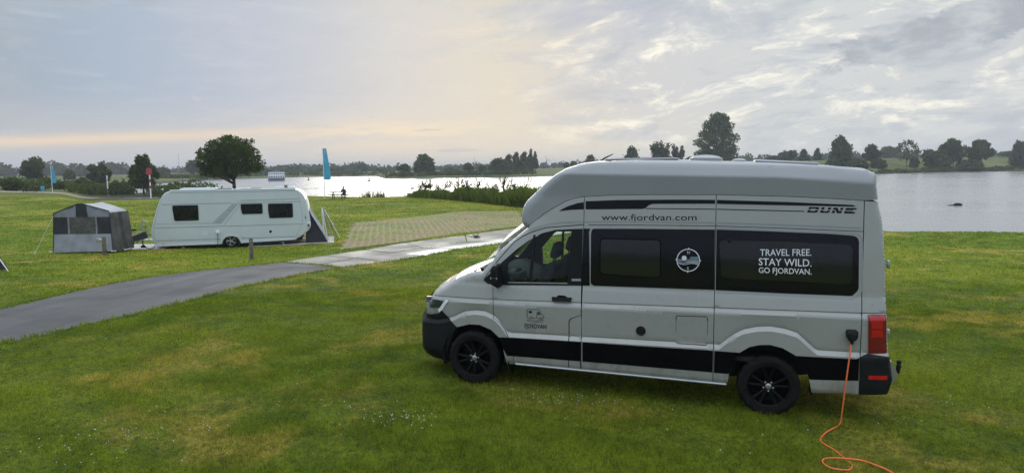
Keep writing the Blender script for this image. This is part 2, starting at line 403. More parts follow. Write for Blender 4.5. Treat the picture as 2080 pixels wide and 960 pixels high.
def yvan(x, z):
    x = np.asarray(x, float); z = np.asarray(z, float)
    L = zl(x); C = np.maximum(zc(x), L+.12); B = np.maximum(zwb(x), C+.13); T = np.maximum(zwt(x), B+.2); Sm = np.maximum(zseam(x), T+.1)
    hs = [np.full_like(x*z, .22), .33+0*x*z, .37+0*x*z, np.minimum(.45, L-.1)+0*z, L-.055+0*z, L-.004+0*z, L+.014+0*z, C-.06+0*z, C-.005+0*z, C+.009+0*z, B-.07+0*z, B-.03+0*z, T+0*z, Sm+0*z, Sm+.6+0*z]
    ys = [.93, .955, .985, .995, 1.0, .966, .974, .993, .966, .976, .952, .940, .900, .880, .84]
    y = np.full_like(x*z, ys[0])
    for i in range(len(hs)-1):
        t = np.clip((z-hs[i])/np.maximum(hs[i+1]-hs[i], 1e-4), 0, 1); y = y + (ys[i+1]-ys[i])*t
    y = y - .17*np.clip((x-3.0)/1.37, 0, 2)**2.5 - .09*np.clip((-.80-x)/.5, 0, 2)**2
    y = y - .10*np.clip((x-2.0)/1.2, 0, 1)**2*np.clip((z-1.45)/.7, 0, 1)
    return y
G = {
 'nose': [(4.151,0.206),(4.315,0.217),(4.425,0.256),(4.496,0.328),(4.5,0.449),(4.505,0.609),(4.5,0.751),(4.471,0.795),(4.439,0.835),(4.435,0.948),(4.389,1.044)],
 'hood': [(4.364,1.056),(4.274,1.145),(4.183,1.216),(4.115,1.253),(3.985,1.349),(3.859,1.415),(3.738,1.467),(3.618,1.494)],
 'screen': [(3.611,1.497),(3.575,1.481),(3.457,1.615),(3.342,1.772),(3.222,1.882),(3.099,1.983),(2.98,2.083)],
 'seam': [(2.971,2.089),(2.864,2.184),(2.752,2.275),(2.622,2.353),(2.495,2.424),(2.371,2.471),(2.25,2.493),(1.932,2.519),(1.444,2.539),(0.675,2.557),(-0.11,2.557),(-0.576,2.546),(-0.904,2.531),(-1.042,2.523)],
 'rear': [(-1.052,2.521),(-1.102,2.357),(-1.139,2.138),(-1.171,1.808),(-1.201,1.37),(-1.233,0.981),(-1.262,0.804),(-1.312,0.532),(-1.276,0.375)],
 'bottomR': [(-1.263,0.391),(-0.959,0.359),(-0.469,0.319)],
 'openR': [(-0.469,0.319),(-0.428,0.496),(-0.377,0.67),(-0.263,0.757),(-0.127,0.826),(0.007,0.851),(0.12,0.839),(0.229,0.806),(0.327,0.735),(0.4,0.631),(0.443,0.484),(0.458,0.321)],
 'sill': [(0.458,0.321),(0.895,0.321),(1.483,0.32),(2.207,0.316),(2.731,0.317),(3.099,0.317)],
 'openF': [(3.099,0.317),(3.193,0.31),(3.206,0.391),(3.235,0.514),(3.297,0.664),(3.407,0.752),(3.566,0.802),(3.715,0.794),(3.897,0.736),(3.972,0.618),(4.017,0.458),(4.081,0.244)],
 'doorfront': [(3.535,1.379),(3.4,1.307),(3.383,1.069),(3.379,0.902),(3.293,0.855),(3.226,0.775),(3.181,0.698),(3.156,0.625),(3.095,0.435),(3.099,0.313)],
 'doorrear': [(2.238,2.149),(2.24,1.76),(2.242,1.403),(2.226,1.034),(2.354,0.98),(2.382,0.946),(2.374,0.319)],
 'gutter': [(3.535,1.379),(3.487,1.465),(3.35,1.649),(3.239,1.787),(3.139,1.899),(3.035,1.97),(2.917,2.029),(2.728,2.094),(2.535,2.127),(2.238,2.149),(1.548,2.172),(0.671,2.195),(-0.126,2.197),(-0.936,2.192)],
 'seamA': [(2.244,2.499),(2.238,2.152),(2.242,1.403),(2.213,0.316)],
 'seamB': [(0.675,2.563),(0.672,2.152),(0.651,1.443),(0.634,0.788),(0.621,0.309)],
 'seamC': [(-0.909,2.536),(-0.94,2.192),(-0.994,1.372),(-0.998,1.279),(-1.019,0.827),(-0.935,0.778),(-0.96,0.352)],
 'frame': [(3.535,1.383),(3.475,1.338),(3.252,1.338),(2.417,1.385),(2.242,1.395),(2.249,2.1),(2.396,2.09),(2.599,2.072),(2.78,2.02),(2.961,1.914),(3.105,1.804),(3.226,1.694),(3.354,1.574),(3.498,1.426)],
 'glass': [(3.221,1.625),(3.212,1.381),(2.418,1.417),(2.393,2.059),(2.661,2.046),(2.842,1.986),(3.022,1.861)],
 'bpillar': [(2.243,2.103),(2.236,1.396),(2.137,1.399),(2.17,2.069),(2.156,2.106)],
 'quarterbar': [(2.863,2.0),(2.892,1.993),(2.926,1.393),(2.887,1.395)],
 'badge': [(2.367,1.472),(2.251,1.478),(2.25,1.45),(2.366,1.445)],
 'midglass': [(2.113,2.108),(1.547,2.128),(0.673,2.152),(0.653,1.443),(1.402,1.422),(2.088,1.402),(2.119,1.417),(2.131,1.447),(2.146,2.039),(2.137,2.089)],
 'midpane': [(1.986,1.991),(1.336,2.004),(1.306,1.991),(1.294,1.962),(1.285,1.594),(1.296,1.563),(1.33,1.547),(1.958,1.552),(2.001,1.565),(2.015,1.595),(2.024,1.941),(2.016,1.978)],
 'rearglass': [(0.655,2.153),(0.085,2.155),(-0.544,2.152),(-0.798,2.143),(-0.838,2.134),(-0.864,2.113),(-0.876,2.075),(-0.896,1.563),(-0.887,1.53),(-0.834,1.471),(-0.804,1.468),(-0.159,1.452),(0.636,1.441)],
 'rearpane': [(0.58,2.031),(-0.133,2.045),(-0.762,2.04),(-0.793,2.03),(-0.809,2.006),(-0.819,1.648),(-0.803,1.608),(-0.763,1.597),(-0.153,1.597),(0.495,1.59),(0.551,1.601),(0.58,1.634),(0.615,1.986),(0.602,2.019)],
 'rearlip': [(0.656,2.167),(-0.822,2.163),(-0.878,2.146),(-0.905,2.103),(-0.933,1.532),(-0.835,1.439),(0.638,1.418)],
 'stripetip': [(2.568,2.307),(2.511,2.343),(2.442,2.377),(2.32,2.418),(2.249,2.429),(2.246,2.342),(2.408,2.329)],
 'stripeA': [(2.227,2.442),(1.828,2.468),(1.095,2.493),(0.686,2.501),(0.684,2.455),(1.411,2.433),(1.451,2.416),(1.483,2.389),(1.485,2.38),(1.526,2.369),(2.223,2.341)],
 'stripeB': [(0.664,2.501),(-0.112,2.498),(-0.791,2.484),(-0.822,2.471),(-0.807,2.465),(-0.114,2.459),(0.662,2.454)],
 'lineA': [(1.485,2.38),(0.682,2.396),(0.682,2.387),(1.485,2.37)],
 'lineB': [(0.66,2.397),(-0.294,2.402),(-0.295,2.392),(0.659,2.387)],
 'dune': [(-0.324,2.448),(-0.844,2.436),(-0.836,2.389),(-0.321,2.387)],
 'web': [(2.019,2.215),(0.886,2.252),(2.021,2.296)],
 't1': [(0.16,1.872),(-0.388,1.9),(0.163,1.951)],
 't2': [(0.17,1.763),(-0.396,1.777),(0.173,1.849)],
 't3': [(0.166,1.675),(-0.4,1.687),(0.169,1.741)],
 'compass': [(0.964,1.777),(0.833,1.783),(0.969,1.912)],
 'logo': [(2.929,1.058),(2.703,1.068),(2.702,0.902),(2.929,0.891)],
 'logotxt': [(2.955,0.811),(2.67,0.821),(2.955,0.869)],
 'bandF': [(3.297,0.662),(3.156,0.672),(2.216,0.694),(2.211,0.448),(3.089,0.433),(3.182,0.427),(3.235,0.514)],
 'bandM': [(2.201,0.694),(1.372,0.709),(0.637,0.726),(0.632,0.463),(1.364,0.456),(2.196,0.448)],
 'bandR': [(0.62,0.726),(0.31,0.728),(0.327,0.735),(0.4,0.631),(0.443,0.484),(0.451,0.463),(0.615,0.461)],
 'bandQ': [(-0.274,0.747),(-0.503,0.754),(-0.905,0.767),(-0.937,0.785),(-0.944,0.521),(-0.439,0.485),(-0.428,0.496),(-0.377,0.67)],
 'bumperR': [(-0.94,0.789),(-1.022,0.83),(-1.253,0.824),(-1.3,0.547),(-1.263,0.391),(-0.961,0.36)],
 'reflector': [(-1.042,0.591),(-1.24,0.593),(-1.243,0.548),(-1.045,0.547)],
 'tail': [(-1.002,1.269),(-1.039,1.278),(-1.192,1.28),(-1.228,0.843),(-1.03,0.833)],
 'tailA': [(-1.013,1.259),(-1.183,1.267),(-1.179,1.206),(-1.024,1.196)],
 'tailB': [(-1.037,1.194),(-1.158,1.203),(-1.164,1.124),(-1.043,1.118)],
 'tailC': [(-1.044,1.101),(-1.165,1.11),(-1.171,1.026),(-1.05,1.016)],
 'tailD': [(-1.028,0.998),(-1.193,1.009),(-1.205,0.855),(-1.04,0.844)],
 'bumperF': [(4.416,0.824),(4.388,0.856),(4.313,0.856),(4.175,0.89),(4.142,0.935),(3.897,0.736),(3.972,0.618),(4.017,0.458),(4.081,0.244)],
 'headlight': [(4.321,1.085),(4.2,1.092),(4.012,1.089),(4.078,0.997),(4.166,0.898),(4.239,0.872),(4.329,0.864),(4.35,0.957)],
 'lamp': [(4.282,1.061),(4.171,1.07),(4.107,1.061),(4.156,0.968),(4.244,0.95),(4.292,0.985)],
 'drl': [(4.079,1.08),(4.029,1.078),(4.126,0.94),(4.174,0.901),(4.197,0.929)],
 'grille': [(4.374,0.988),(4.335,1.074),(4.342,0.958),(4.337,0.87),(4.387,0.863)],
 'mirror': [(3.372,1.573),(3.341,1.619),(3.295,1.627),(3.269,1.604),(3.251,1.347),(3.275,1.321),(3.359,1.359),(3.372,1.428)],
 'handle': [(2.604,1.235),(2.355,1.242),(2.361,1.193),(2.595,1.187)],
 'cup': [(2.565,1.225),(2.529,1.258),(2.447,1.26),(2.395,1.23)],
 'vent': [(1.489,0.892),(1.433,0.897)],
 'flap': [(1.067,1.112),(0.727,1.126),(0.715,1.112),(0.708,0.792),(0.724,0.78),(1.05,0.773),(1.065,0.785),(1.075,1.099)],
 'plug': [(-0.783,1.084),(-0.802,1.097),(-0.883,1.1),(-0.905,1.082),(-0.904,1.014),(-0.881,0.984),(-0.861,0.971),(-0.861,0.937),(-0.838,0.935),(-0.831,0.968),(-0.81,0.984),(-0.788,1.011)],
 'hinge': [(-1.157,1.875),(-1.178,1.788)],
 'rearsill': [(-0.445,0.483),(-0.941,0.519),(-0.955,0.373),(-0.468,0.325)],
 'hingeline': [(-0.576,2.549)],
 'cap': [(2.998,2.078),(3.07,2.107),(3.098,2.169),(3.098,2.258),(3.074,2.347),(3.023,2.424),(2.896,2.541),(2.771,2.657),(2.644,2.756),(2.507,2.839),(2.333,2.896),(2.15,2.927),(1.965,2.939),(1.689,2.957),(1.092,2.96),(0.71,2.951),(0.238,2.945),(-0.113,2.934),(-0.539,2.914),(-0.932,2.877),(-1.009,2.848),(-1.036,2.808),(-1.029,2.711),(-1.064,2.546)],
}
ASPH = [(-16.0, 5.6), (-12.3, 9.9), (-10.95, 12.6), (-10.73, 13.8), (-10.66, 14.33), (-10.72, 15.96), (-10.82, 18.06), (-10.62, 20.16), (-9.97, 21.9), (-8.96, 23.34), (-8.09, 24.47), (-6.53, 23.53), (-5.58, 22.51), (-6.33, 20.19), (-6.82, 17.71), (-7.04, 15.37), (-7.36, 13.89), (-7.71, 12.79), (-8.06, 11.93), (-8.4, 11.23), (-8.56, 10.8), (-8.73, 10.35), (-10.1, 7.6), (-12.8, 3.8)]
SU = [(-8.13, 24.51), (-7.22, 26.65), (-6.15, 28.79), (-4.93, 31.59), (-2.34, 34.5), (0.81, 39.46)]
SM = [(-6.58, 23.6), (-5.83, 25.71), (-4.8, 27.44), (-3.71, 29.21), (-2.03, 31.51), (0.32, 35.2)]
SL = [(-5.57, 22.67), (-4.47, 24.42), (-3.32, 26.49), (-2.32, 28.68), (-0.0, 31.98)]
PAV = [(-7.24, 29.18), (-9.86, 43.41), (-7.3, 47.09), (-4.31, 52.42), (0.52, 54.16), (0.83, 40.4)]
CABLE = [(3.69, 7.67), (3.52, 7.49), (3.38, 7.37), (3.27, 7.21), (3.25, 7.06), (3.28, 6.9), (3.3, 6.72), (3.3, 6.58), (3.21, 6.45), (3.08, 6.43), (3.02, 6.49), (3.02, 6.6), (3.09, 6.68), (3.23, 6.69), (3.41, 6.65), (3.5, 6.55), (3.57, 6.4), (3.59, 6.15), (3.6, 5.73)]
TREES = [(-146.25,215.0,7.7,7.3,'round'),(-108.72,185.0,6.5,6.0,'round'),(-66.1,126.0,7.1,6.0,'broad'),(-38.45,97.0,9.1,9.2,'oak'),(-189.43,420.0,9.0,10.1,'round'),(-85.49,120.0,2.6,3.5,'bush'),(-99.51,150.0,2.9,4.2,'bush'),(-91.83,150.0,3.2,4.0,'bush'),(-87.1,135.0,1.8,2.7,'bush'),(-69.83,124.0,2.9,2.3,'bush'),(-188.93,300.0,4.1,4.2,'bush'),(-208.57,420.0,5.4,7.7,'bush'),(-186.41,430.0,5.2,7.3,'bush'),(-42.69,345.0,9.6,14.1,'willow'),(-52.84,345.0,5.6,7.3,'round'),(-21.83,360.0,5.8,6.1,'round'),(-31.04,350.0,3.4,5.9,'bush'),(-15.18,370.0,4.0,5.2,'round'),(-6.36,342.0,7.7,12.5,'willow'),(-1.74,380.0,9.5,7.0,'poplar'),(2.55,385.0,10.6,7.0,'poplar'),(6.87,385.0,10.8,7.0,'poplar'),(10.51,390.0,12.1,4.4,'poplar'),(13.25,390.0,11.1,3.8,'pine'),(-26.78,352.0,2.5,5.5,'bush'),(-118.35,560.0,6.3,10.3,'round'),(-139.54,560.0,4.6,11.8,'round'),(-176.04,560.0,5.0,11.8,'willow'),(-172.79,570.0,5.4,8.0,'poplar'),(-156.42,560.0,2.8,9.5,'bush'),(-132.87,560.0,1.4,10.3,'bush'),(-97.87,520.0,2.7,8.8,'round'),(-126.98,560.0,2.1,8.7,'bush'),(-174.4,520.0,3.9,10.3,'willow'),(-181.69,520.0,3.6,9.5,'willow'),(44.99,400.0,7.9,5.6,'round'),(39.06,500.0,4.5,4.2,'round'),(43.97,500.0,5.1,4.6,'round'),(62.79,365.0,12.0,10.8,'willow'),(75.56,360.0,15.4,13.2,'pollard'),(85.65,360.0,13.6,7.6,'pollard'),(108.26,370.0,28.4,25.0,'tall'),(107.87,420.0,4.6,7.7,'round'),(165.28,420.0,6.9,11.8,'round'),(174.69,420.0,7.0,6.5,'poplar'),(182.94,420.0,7.3,5.3,'poplar'),(161.68,430.0,3.8,10.3,'round'),(158.35,338.0,14.7,13.3,'willow'),(175.33,342.0,10.6,9.6,'open'),(279.7,520.0,9.3,15.4,'round'),(198.22,352.0,13.0,10.4,'sparse'),(200.77,350.0,5.4,4.4,'bush'),(208.89,348.0,10.1,10.8,'round'),(211.82,346.0,7.7,9.7,'bush'),(220.4,350.0,15.2,13.8,'open'),(224.74,345.0,5.6,10.7,'bush'),(234.73,352.0,14.3,13.9,'open'),(260.25,360.0,13.3,11.2,'willow'),(333.84,470.0,4.0,9.9,'round'),(364.98,520.0,4.4,9.5,'round'),(175.26,335.0,4.5,7.1,'bush'),(162.24,330.0,5.2,9.3,'bush'),(150.67,330.0,6.0,7.0,'bush')]
NBLADE = (1050000, 500000)
# ---- terrain: heights in metres from the bearing and distance seen from the camera's foot ----
def _sm(a, b, t):
    t = np.clip((t-a)/(b-a), 0, 1); return t*t*(3-2*t)
BEAR = [-180,-40,-30,-27.2,-26.6,-24,-21.5,-16.5,-11,-8,-5.6,-1.6,.8,8.4,18,28.2,36.2,50,70,110,180]
R_NEAR = [900,400,160,152,150,140,114,93,87.5,88,81,70,66,56,46,43.6,46,56,80,160,900]
BEAR_F = [-180,-40,-30,-26.6,-24.3,-21.9,-18.7,-15.7,-12.7,-11,-10.3,-9.6,-1.6,2.4,16,27.5,32.6,36.2,50,70,110,180]
R_FAR = [905,405,160,287,346,380,418,444,443,436,340,329,322,338,330,346,404,435,480,560,660,905]
DIKE = [-180,-30,-10,2,8,20,28,36,60,180]
DIKE_H = [.6,.6,.9,1.6,3.0,5.0,6.2,6.6,6.4,1]
def ground(x, y):
    x = np.asarray(x, float); y = np.asarray(y, float)
    r = np.hypot(x, y); b = np.degrees(np.arctan2(x, y))
    rn = np.interp(b, BEAR, R_NEAR); rf = np.interp(b, BEAR_F, R_FAR)
    near = np.clip(-.0810 + .0248*(3.241-x), -.16, .06) - .52*_sm(12, 27, y) + .05*np.sin(x*.21+1)*np.sin(y*.17)*_sm(14, 30, r)
    near = near + .75*np.exp(-((x+80)/13)**2-((y-98)/14)**2) + .14*np.exp(-((x+11)/4)**2-((y-72)/7)**2)
    near = near - .25*np.exp(-((x+12.6)/6.5)**2-((y-31.6)/3.6)**2)
    near = near - .75*_sm(92, 105, r)*_sm(-33, -31, b)*(b < -18.5)
    far = -.7 + np.interp(b, DIKE, DIKE_H)*_sm(4, 95, r-rf) + .5*_sm(200, 800, r)
    mid = .5*(rn+rf)
    land = np.where((r > mid) & (b > -30), far, near + .5*_sm(150, 400, r))
    s = np.where(r < mid, (r-rn)/2.2, (rf-r)/5.0)
    k = _sm(-1.2, 1.4, s)*((rf-rn) > 8)
    inlet = 1-((x+52)/18)**2-((y-114+.10*(x+52))/6.4)**2
    k = np.maximum(k, _sm(-.25, .45, inlet)*(b > -40))
    return land*(1-k) + (-2.7)*k
M = {}
M['paint'] = mat('van_paint', (.298, .308, .288), .30, 0, .9, .03, 1.5, rvar=.12)
M['paint_roof'] = mat('van_roof_paint', (.25, .266, .282), .42, 0, .55, .03, 1.2)
M['pane_gloss'] = mat('dark_window_pane', (.005, .006, .007), .05, 0, 0, .05, spec=.5)
M['black_gloss'] = mat('black_gloss_panel', (.003, .003, .006), .07, 0, 0, .05, spec=.26)
M['band'] = mat('black_film', (.0025, .0025, .003), .5, 0, 0, .15, 4, spec=.06)
M['plastic'] = mat('black_plastic', (.007, .008, .009), .55, 0, 0, .15, 14, .25, 300, spec=.22)
M['dark'] = mat('dark_inside', (.012, .012, .013), .85)
M['rubber'] = mat('tyre_rubber', (.009, .0088, .0085), .9, 0, 0, .4, 20, .3, 90, spec=.15)
M['rim'] = mat('black_rim', (.004, .004, .0045), .45, 0, 0, .1, spec=.14)
M['chrome'] = mat('chrome', (.55, .56, .57), .2, 1.)
M['alu'] = mat('grey_metal', (.42, .43, .44), .35, .8)
M['glass'] = glass_mat('clear_glass', (.66, .76, .70))
M['red'] = mat('red_lamp', (.45, .007, .011), .15, 0, .8, .1); M['darkred'] = mat('dark_red_lamp', (.16, .008, .012), .15, 0, .8, .1)
M['lamp'] = mat('headlamp_glass', (.30, .32, .33), .12, .35, .8, .3, 30); M['lamp_dark'] = mat('headlamp_inner', (.05, .055, .06), .2, .5, .8, .4, 40)
M['white'] = mat('white_plastic', (.72, .73, .74), .4); M['white_film'] = mat('white_lettering', (.66, .67, .70), .5)
M['ink'] = mat('dark_lettering', (.010, .011, .015), .5, spec=.12); M['film_blue'] = mat('grey_blue_film', (.13, .18, .23), .5)
M['seat'] = mat('seat_fabric', (.030, .034, .038), .9, 0, 0, .2, 20); M['interior'] = mat('grey_interior', (.045, .05, .052), .8)
M['orange'] = mat('orange_cable', (.80, .165, .045), .5)

t = NT(M['paint'].node_tree); b_ = t.n['Principled BSDF']; oc_ = t.new('ShaderNodeTexCoord').outputs['Object']; oz = t.xyz(oc_)   # road dust low on the body
old = b_.inputs['Base Color'].links[0].from_socket
sm_ = t.new('ShaderNodeMapping'); t.put(sm_.inputs[0], oc_); sm_.inputs['Scale'].default_value = (3.2, 1., 1.2)
df_ = t.m('MULTIPLY', t.ss(oz[2], 1.0, .30), t.ss(t.noise(sm_.outputs[0], 2.6, 6, .65), .40, .70, .06, .62))
sp_ = t.m('MULTIPLY', t.ss(t.noise(oc_, 46., 3, .6), .62, .70), t.ss(oz[2], .95, .35, 0., .5))
t.put(b_.inputs['Base Color'], t.mix(t.m('MAXIMUM', df_, sp_), old, (.155, .135, .105)))
# ---------------- terrain, water, paths ----------------
def grass_color(t, pos):
    """lawn colour from the place on the ground, shared by the turf and its blades"""
    a = t.noise(pos, .35, 5, .62, .3); b = t.noise(pos, 1.7, 4, .6); c = t.noise(pos, .11, 3, .5); d = t.noise(pos, 9., 3, .6)
    col = t.mix(t.ss(b, .35, .65), (.062, .100, .007), (.125, .165, .013))
    col = t.mix(t.ss(c, .40, .62, 0., .75), col, (.185, .205, .020))
    dry = t.m('MULTIPLY', t.ss(a, .51, .62), t.ss(b, .35, .58, .30, 1.))
    col = t.mix(t.m('MULTIPLY', dry, .80), col, (.30, .225, .065))
    lush = t.ss(t.noise(pos, .8, 3, .5, .2), .56, .70)
    col = t.mix(t.m('MULTIPLY', lush, .55), col, (.040, .080, .008))
    # clumps of different grasses, a hand wide and smaller
    k1 = t.noise(pos, 5.5, 2, .5, .6); k2 = t.noise(pos, 14., 2, .6, .4); k3 = t.noise(pos, 38., 2, .6)
    kk = t.m('ADD', t.m('ADD', t.m('MULTIPLY', t.m('SUBTRACT', k1, .5), .9), t.m('MULTIPLY', t.m('SUBTRACT', k2, .5), 2.1)), t.m('MULTIPLY', t.m('SUBTRACT', k3, .5), 2.6))
    val = t.m('MINIMUM', t.m('MAXIMUM', t.m('ADD', 1.02, kk), .34), 1.9)
    tint = t.mix(t.ss(kk, .0, .6), (1., 1., 1.), (1.10, 1.02, 1.25))
    col = t.mix(1., col, tint, 'MULTIPLY')
    col = t.mix(1., col, (.97, 1.03, .70), 'MULTIPLY')
    return t.mix(1., col, t.comb(val, val, val), 'MULTIPLY')
def turf_material():
    m = bpy.data.materials.new('turf'); m.use_nodes = True; t = NT(m.node_tree); b = t.n['Principled BSDF']
    pos = t.new('ShaderNodeNewGeometry').outputs['Position']; col = grass_color(t, pos); p = t.xyz(pos)
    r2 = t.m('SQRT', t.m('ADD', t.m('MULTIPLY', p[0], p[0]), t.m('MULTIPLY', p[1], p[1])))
    col = t.mix(t.ss(r2, 30., 14., 0., .5), col, (.020, .024, .008))     # thatch, darkened near the viewer to stand in for shade between blades
    # rough meadow beyond the mown lawn, soil at the waterline, worn sandy track on the left
    rough = t.mix(t.ss(t.noise(pos, .06, 5, .65), .35, .65), (.060, .085, .020), (.135, .140, .045))
    rough = t.mix(t.ss(t.noise(pos, .9, 4, .6), .5, .7, 0, .5), rough, (.035, .055, .015))
    col = t.mix(t.ss(t.m('ADD', r2, t.m('MULTIPLY', t.m('SUBTRACT', t.noise(pos, .12, 4, .6), .5), 30.)), 106., 122.), col, rough)
    col = t.mix(t.ss(p[2], -.85, -1.35), col, (.045, .048, .026))
    s1 = t.m('SUBTRACT', 1., t.m('ADD', t.m('POWER', t.m('DIVIDE', t.m('ADD', p[0], 71.), 8.), 2.), t.m('POWER', t.m('DIVIDE', t.m('SUBTRACT', p[1], 106.), 7.), 2.)))
    col = t.mix(t.ss(t.m('ADD', s1, t.m('MULTIPLY', t.m('SUBTRACT', t.noise(pos, .4, 4, .6), .5), 1.2)), -.1, .3), col, (.30, .235, .165))
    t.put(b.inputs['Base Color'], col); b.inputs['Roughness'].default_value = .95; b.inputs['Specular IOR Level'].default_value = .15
    bn = t.new('ShaderNodeBump'); bn.inputs['Strength'].default_value = .5; bn.inputs['Distance'].default_value = .04
    t.put(bn.inputs['Height'], t.noise(pos, 22., 5, .7)); t.l.new(bn.outputs[0], b.inputs['Normal'])
    return m
M['turf'] = turf_material()
def blade_material():
    m = bpy.data.materials.new('grass_blades'); m.use_nodes = True; t = NT(m.node_tree); t.n.clear()
    pos = t.new('ShaderNodeNewGeometry').outputs['Position']; col = grass_color(t, pos)
    col = t.mix(t.ss(t.noise(pos, 55., 1, .5), .35, .70), col, t.mix(.5, col, (.19, .215, .05)))
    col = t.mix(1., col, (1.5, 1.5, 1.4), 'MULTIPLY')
    d = t.new('ShaderNodeBsdfDiffuse'); t.put(d.inputs[0], col); tr = t.new('ShaderNodeBsdfTranslucent'); t.put(tr.inputs[0], col)
    mx = t.new('ShaderNodeMixShader'); mx.inputs[0].default_value = .45; t.l.new(d.outputs[0], mx.inputs[1]); t.l.new(tr.outputs[0], mx.inputs[2])
    t.l.new(mx.outputs[0], t.new('ShaderNodeOutputMaterial').inputs[0]); return m
M['blade'] = blade_material()

angs = np.concatenate([np.arange(-180, -60, 3.), np.arange(-60, -42, 1.), np.arange(-42, 44, .22), np.arange(44, 60, 1.), np.arange(60, 180, 3.)])
rad = [0.4]
while rad[-1] < 4200: rad.append(rad[-1]*(1.022 if rad[-1] < 30 else 1.013 if rad[-1] < 140 else 1.022 if rad[-1] < 600 else 1.08))
rad = np.array(rad); AA, RR = np.meshgrid(np.radians(angs), rad, indexing='ij'); X = RR*np.sin(AA); Y = RR*np.cos(AA); Z = ground(X, Y)
Z = Z + np.where(RR > 60, .10*np.sin(X*.31+Y*.07)*np.sin(Y*.23-X*.11), 0)*np.clip((RR-60)/60, 0, 1)
na, nr = AA.shape; V = np.stack([X, Y, Z], -1).reshape(-1, 3); i = np.arange(na*nr).reshape(na, nr); j = np.roll(i, -1, 0)
F = np.stack([i[:, :-1], i[:, 1:], j[:, 1:], j[:, :-1]], -1).reshape(-1, 4)
V = np.vstack([V, [[0, 0, float(ground(0., .01))]]])
me = fast_mesh('ground', V, F, 4); g_o = link('ground', me, M['turf'], None, None); me.polygons.foreach_set('use_smooth', [True]*len(me.polygons)); tag(g_o, 'mown green lawn sloping to the river bank, meadow and dike beyond', 'ground', None, 'structure')

def water_material():
    m = bpy.data.materials.new('river_water'); m.use_nodes = True; t = NT(m.node_tree); b = t.n['Principled BSDF']
    b.inputs['Base Color'].default_value = (.25, .26, .255, 1); t.put(b.inputs['Roughness'], t.ss(t.noise(t.new('ShaderNodeNewGeometry').outputs['Position'], .05, 4, .6), .35, .65, .16, .26)); b.inputs['IOR'].default_value = 1.33; b.inputs['Specular IOR Level'].default_value = .5
    pos = t.new('ShaderNodeNewGeometry').outputs['Position']
    mp = t.new('ShaderNodeMapping'); t.put(mp.inputs[0], pos); mp.inputs['Rotation'].default_value = (0, 0, .25); mp.inputs['Scale'].default_value = (.7, 1.7, 1)
    h = t.m('ADD', t.noise(mp.outputs[0], 1.3, 4, .6), t.m('MULTIPLY', t.noise(mp.outputs[0], .22, 3, .5), 1.6))
    calm = t.ss(t.noise(mp.outputs[0], .035, 4, .6, .4), .40, .62, .25, 1.)
    bn = t.new('ShaderNodeBump'); t.put(bn.inputs['Strength'], t.m('MULTIPLY', calm, .34)); bn.inputs['Distance'].default_value = .22
    t.put(bn.inputs['Height'], h); t.l.new(bn.outputs[0], b.inputs['Normal']); return m
M['water'] = water_material()
wm_ = MB().add([(-900, 40, -1.6), (900, 0, -1.6), (900, 900, -1.6), (-900, 900, -1.6)], [(0, 1, 2, 3)])
tag(wm_.build('river', M['water'], None, None), 'wide pale river with light ripples', 'water', None, 'structure')

def sheet(name, poly, m, lift, h=.5, label=None, cat='path'):
    B = resample(poly, h*.6); pts = list(B); lo = np.min(poly, 0); hi = np.max(poly, 0)
    gx, gy = np.meshgrid(np.arange(lo[0], hi[0], h), np.arange(lo[1], hi[1], h)); P_ = np.stack([gx.ravel(), gy.ravel()], 1); bp = np.array(B)
    k = inside(P_, poly); k &= np.array([np.hypot(*(bp-p).T).min() > h*.3 for p in P_]); pts += [tuple(p) for p in P_[k]]
    r = delaunay_2d_cdt([Vector(p) for p in pts], [(q, (q+1) % len(B)) for q in range(len(B))], [], 0, 1e-5)
    V2 = np.array([tuple(v) for v in r[0]]); T = np.array([f[:3] for f in r[2]]); T = T[inside(V2[T].mean(1), poly)]
    a = V2[T[:, 1]]-V2[T[:, 0]]; b = V2[T[:, 2]]-V2[T[:, 0]]; fl_ = (a[:, 0]*b[:, 1]-a[:, 1]*b[:, 0]) < 0; T[fl_] = T[fl_][:, ::-1]
    zz = ground(V2[:, 0], V2[:, 1])+lift
    o = mesh(name, [(p[0], p[1], q) for p, q in zip(V2, zz)], [tuple(int(q) for q in f) for f in T], m, None, None)
    o.data.polygons.foreach_set('use_smooth', [True]*len(o.data.polygons))
    return tag(o, label, cat, None, 'structure')
def surf_mat(name, fn, rough=.8, bump=.3, bscale=60., rfn=None):
    m = bpy.data.materials.new(name); m.use_nodes = True; t = NT(m.node_tree); b = t.n['Principled BSDF']
    pos = t.new('ShaderNodeNewGeometry').outputs['Position']; t.put(b.inputs['Base Color'], fn(t, pos))
    if rfn: t.put(b.inputs['Roughness'], rfn(t, pos))
    else: b.inputs['Roughness'].default_value = rough
    bn = t.new('ShaderNodeBump'); bn.inputs['Strength'].default_value = bump; bn.inputs['Distance'].default_value = .01
    t.put(bn.inputs['Height'], t.noise(pos, bscale, 4, .6)); t.l.new(bn.outputs[0], b.inputs['Normal']); return m
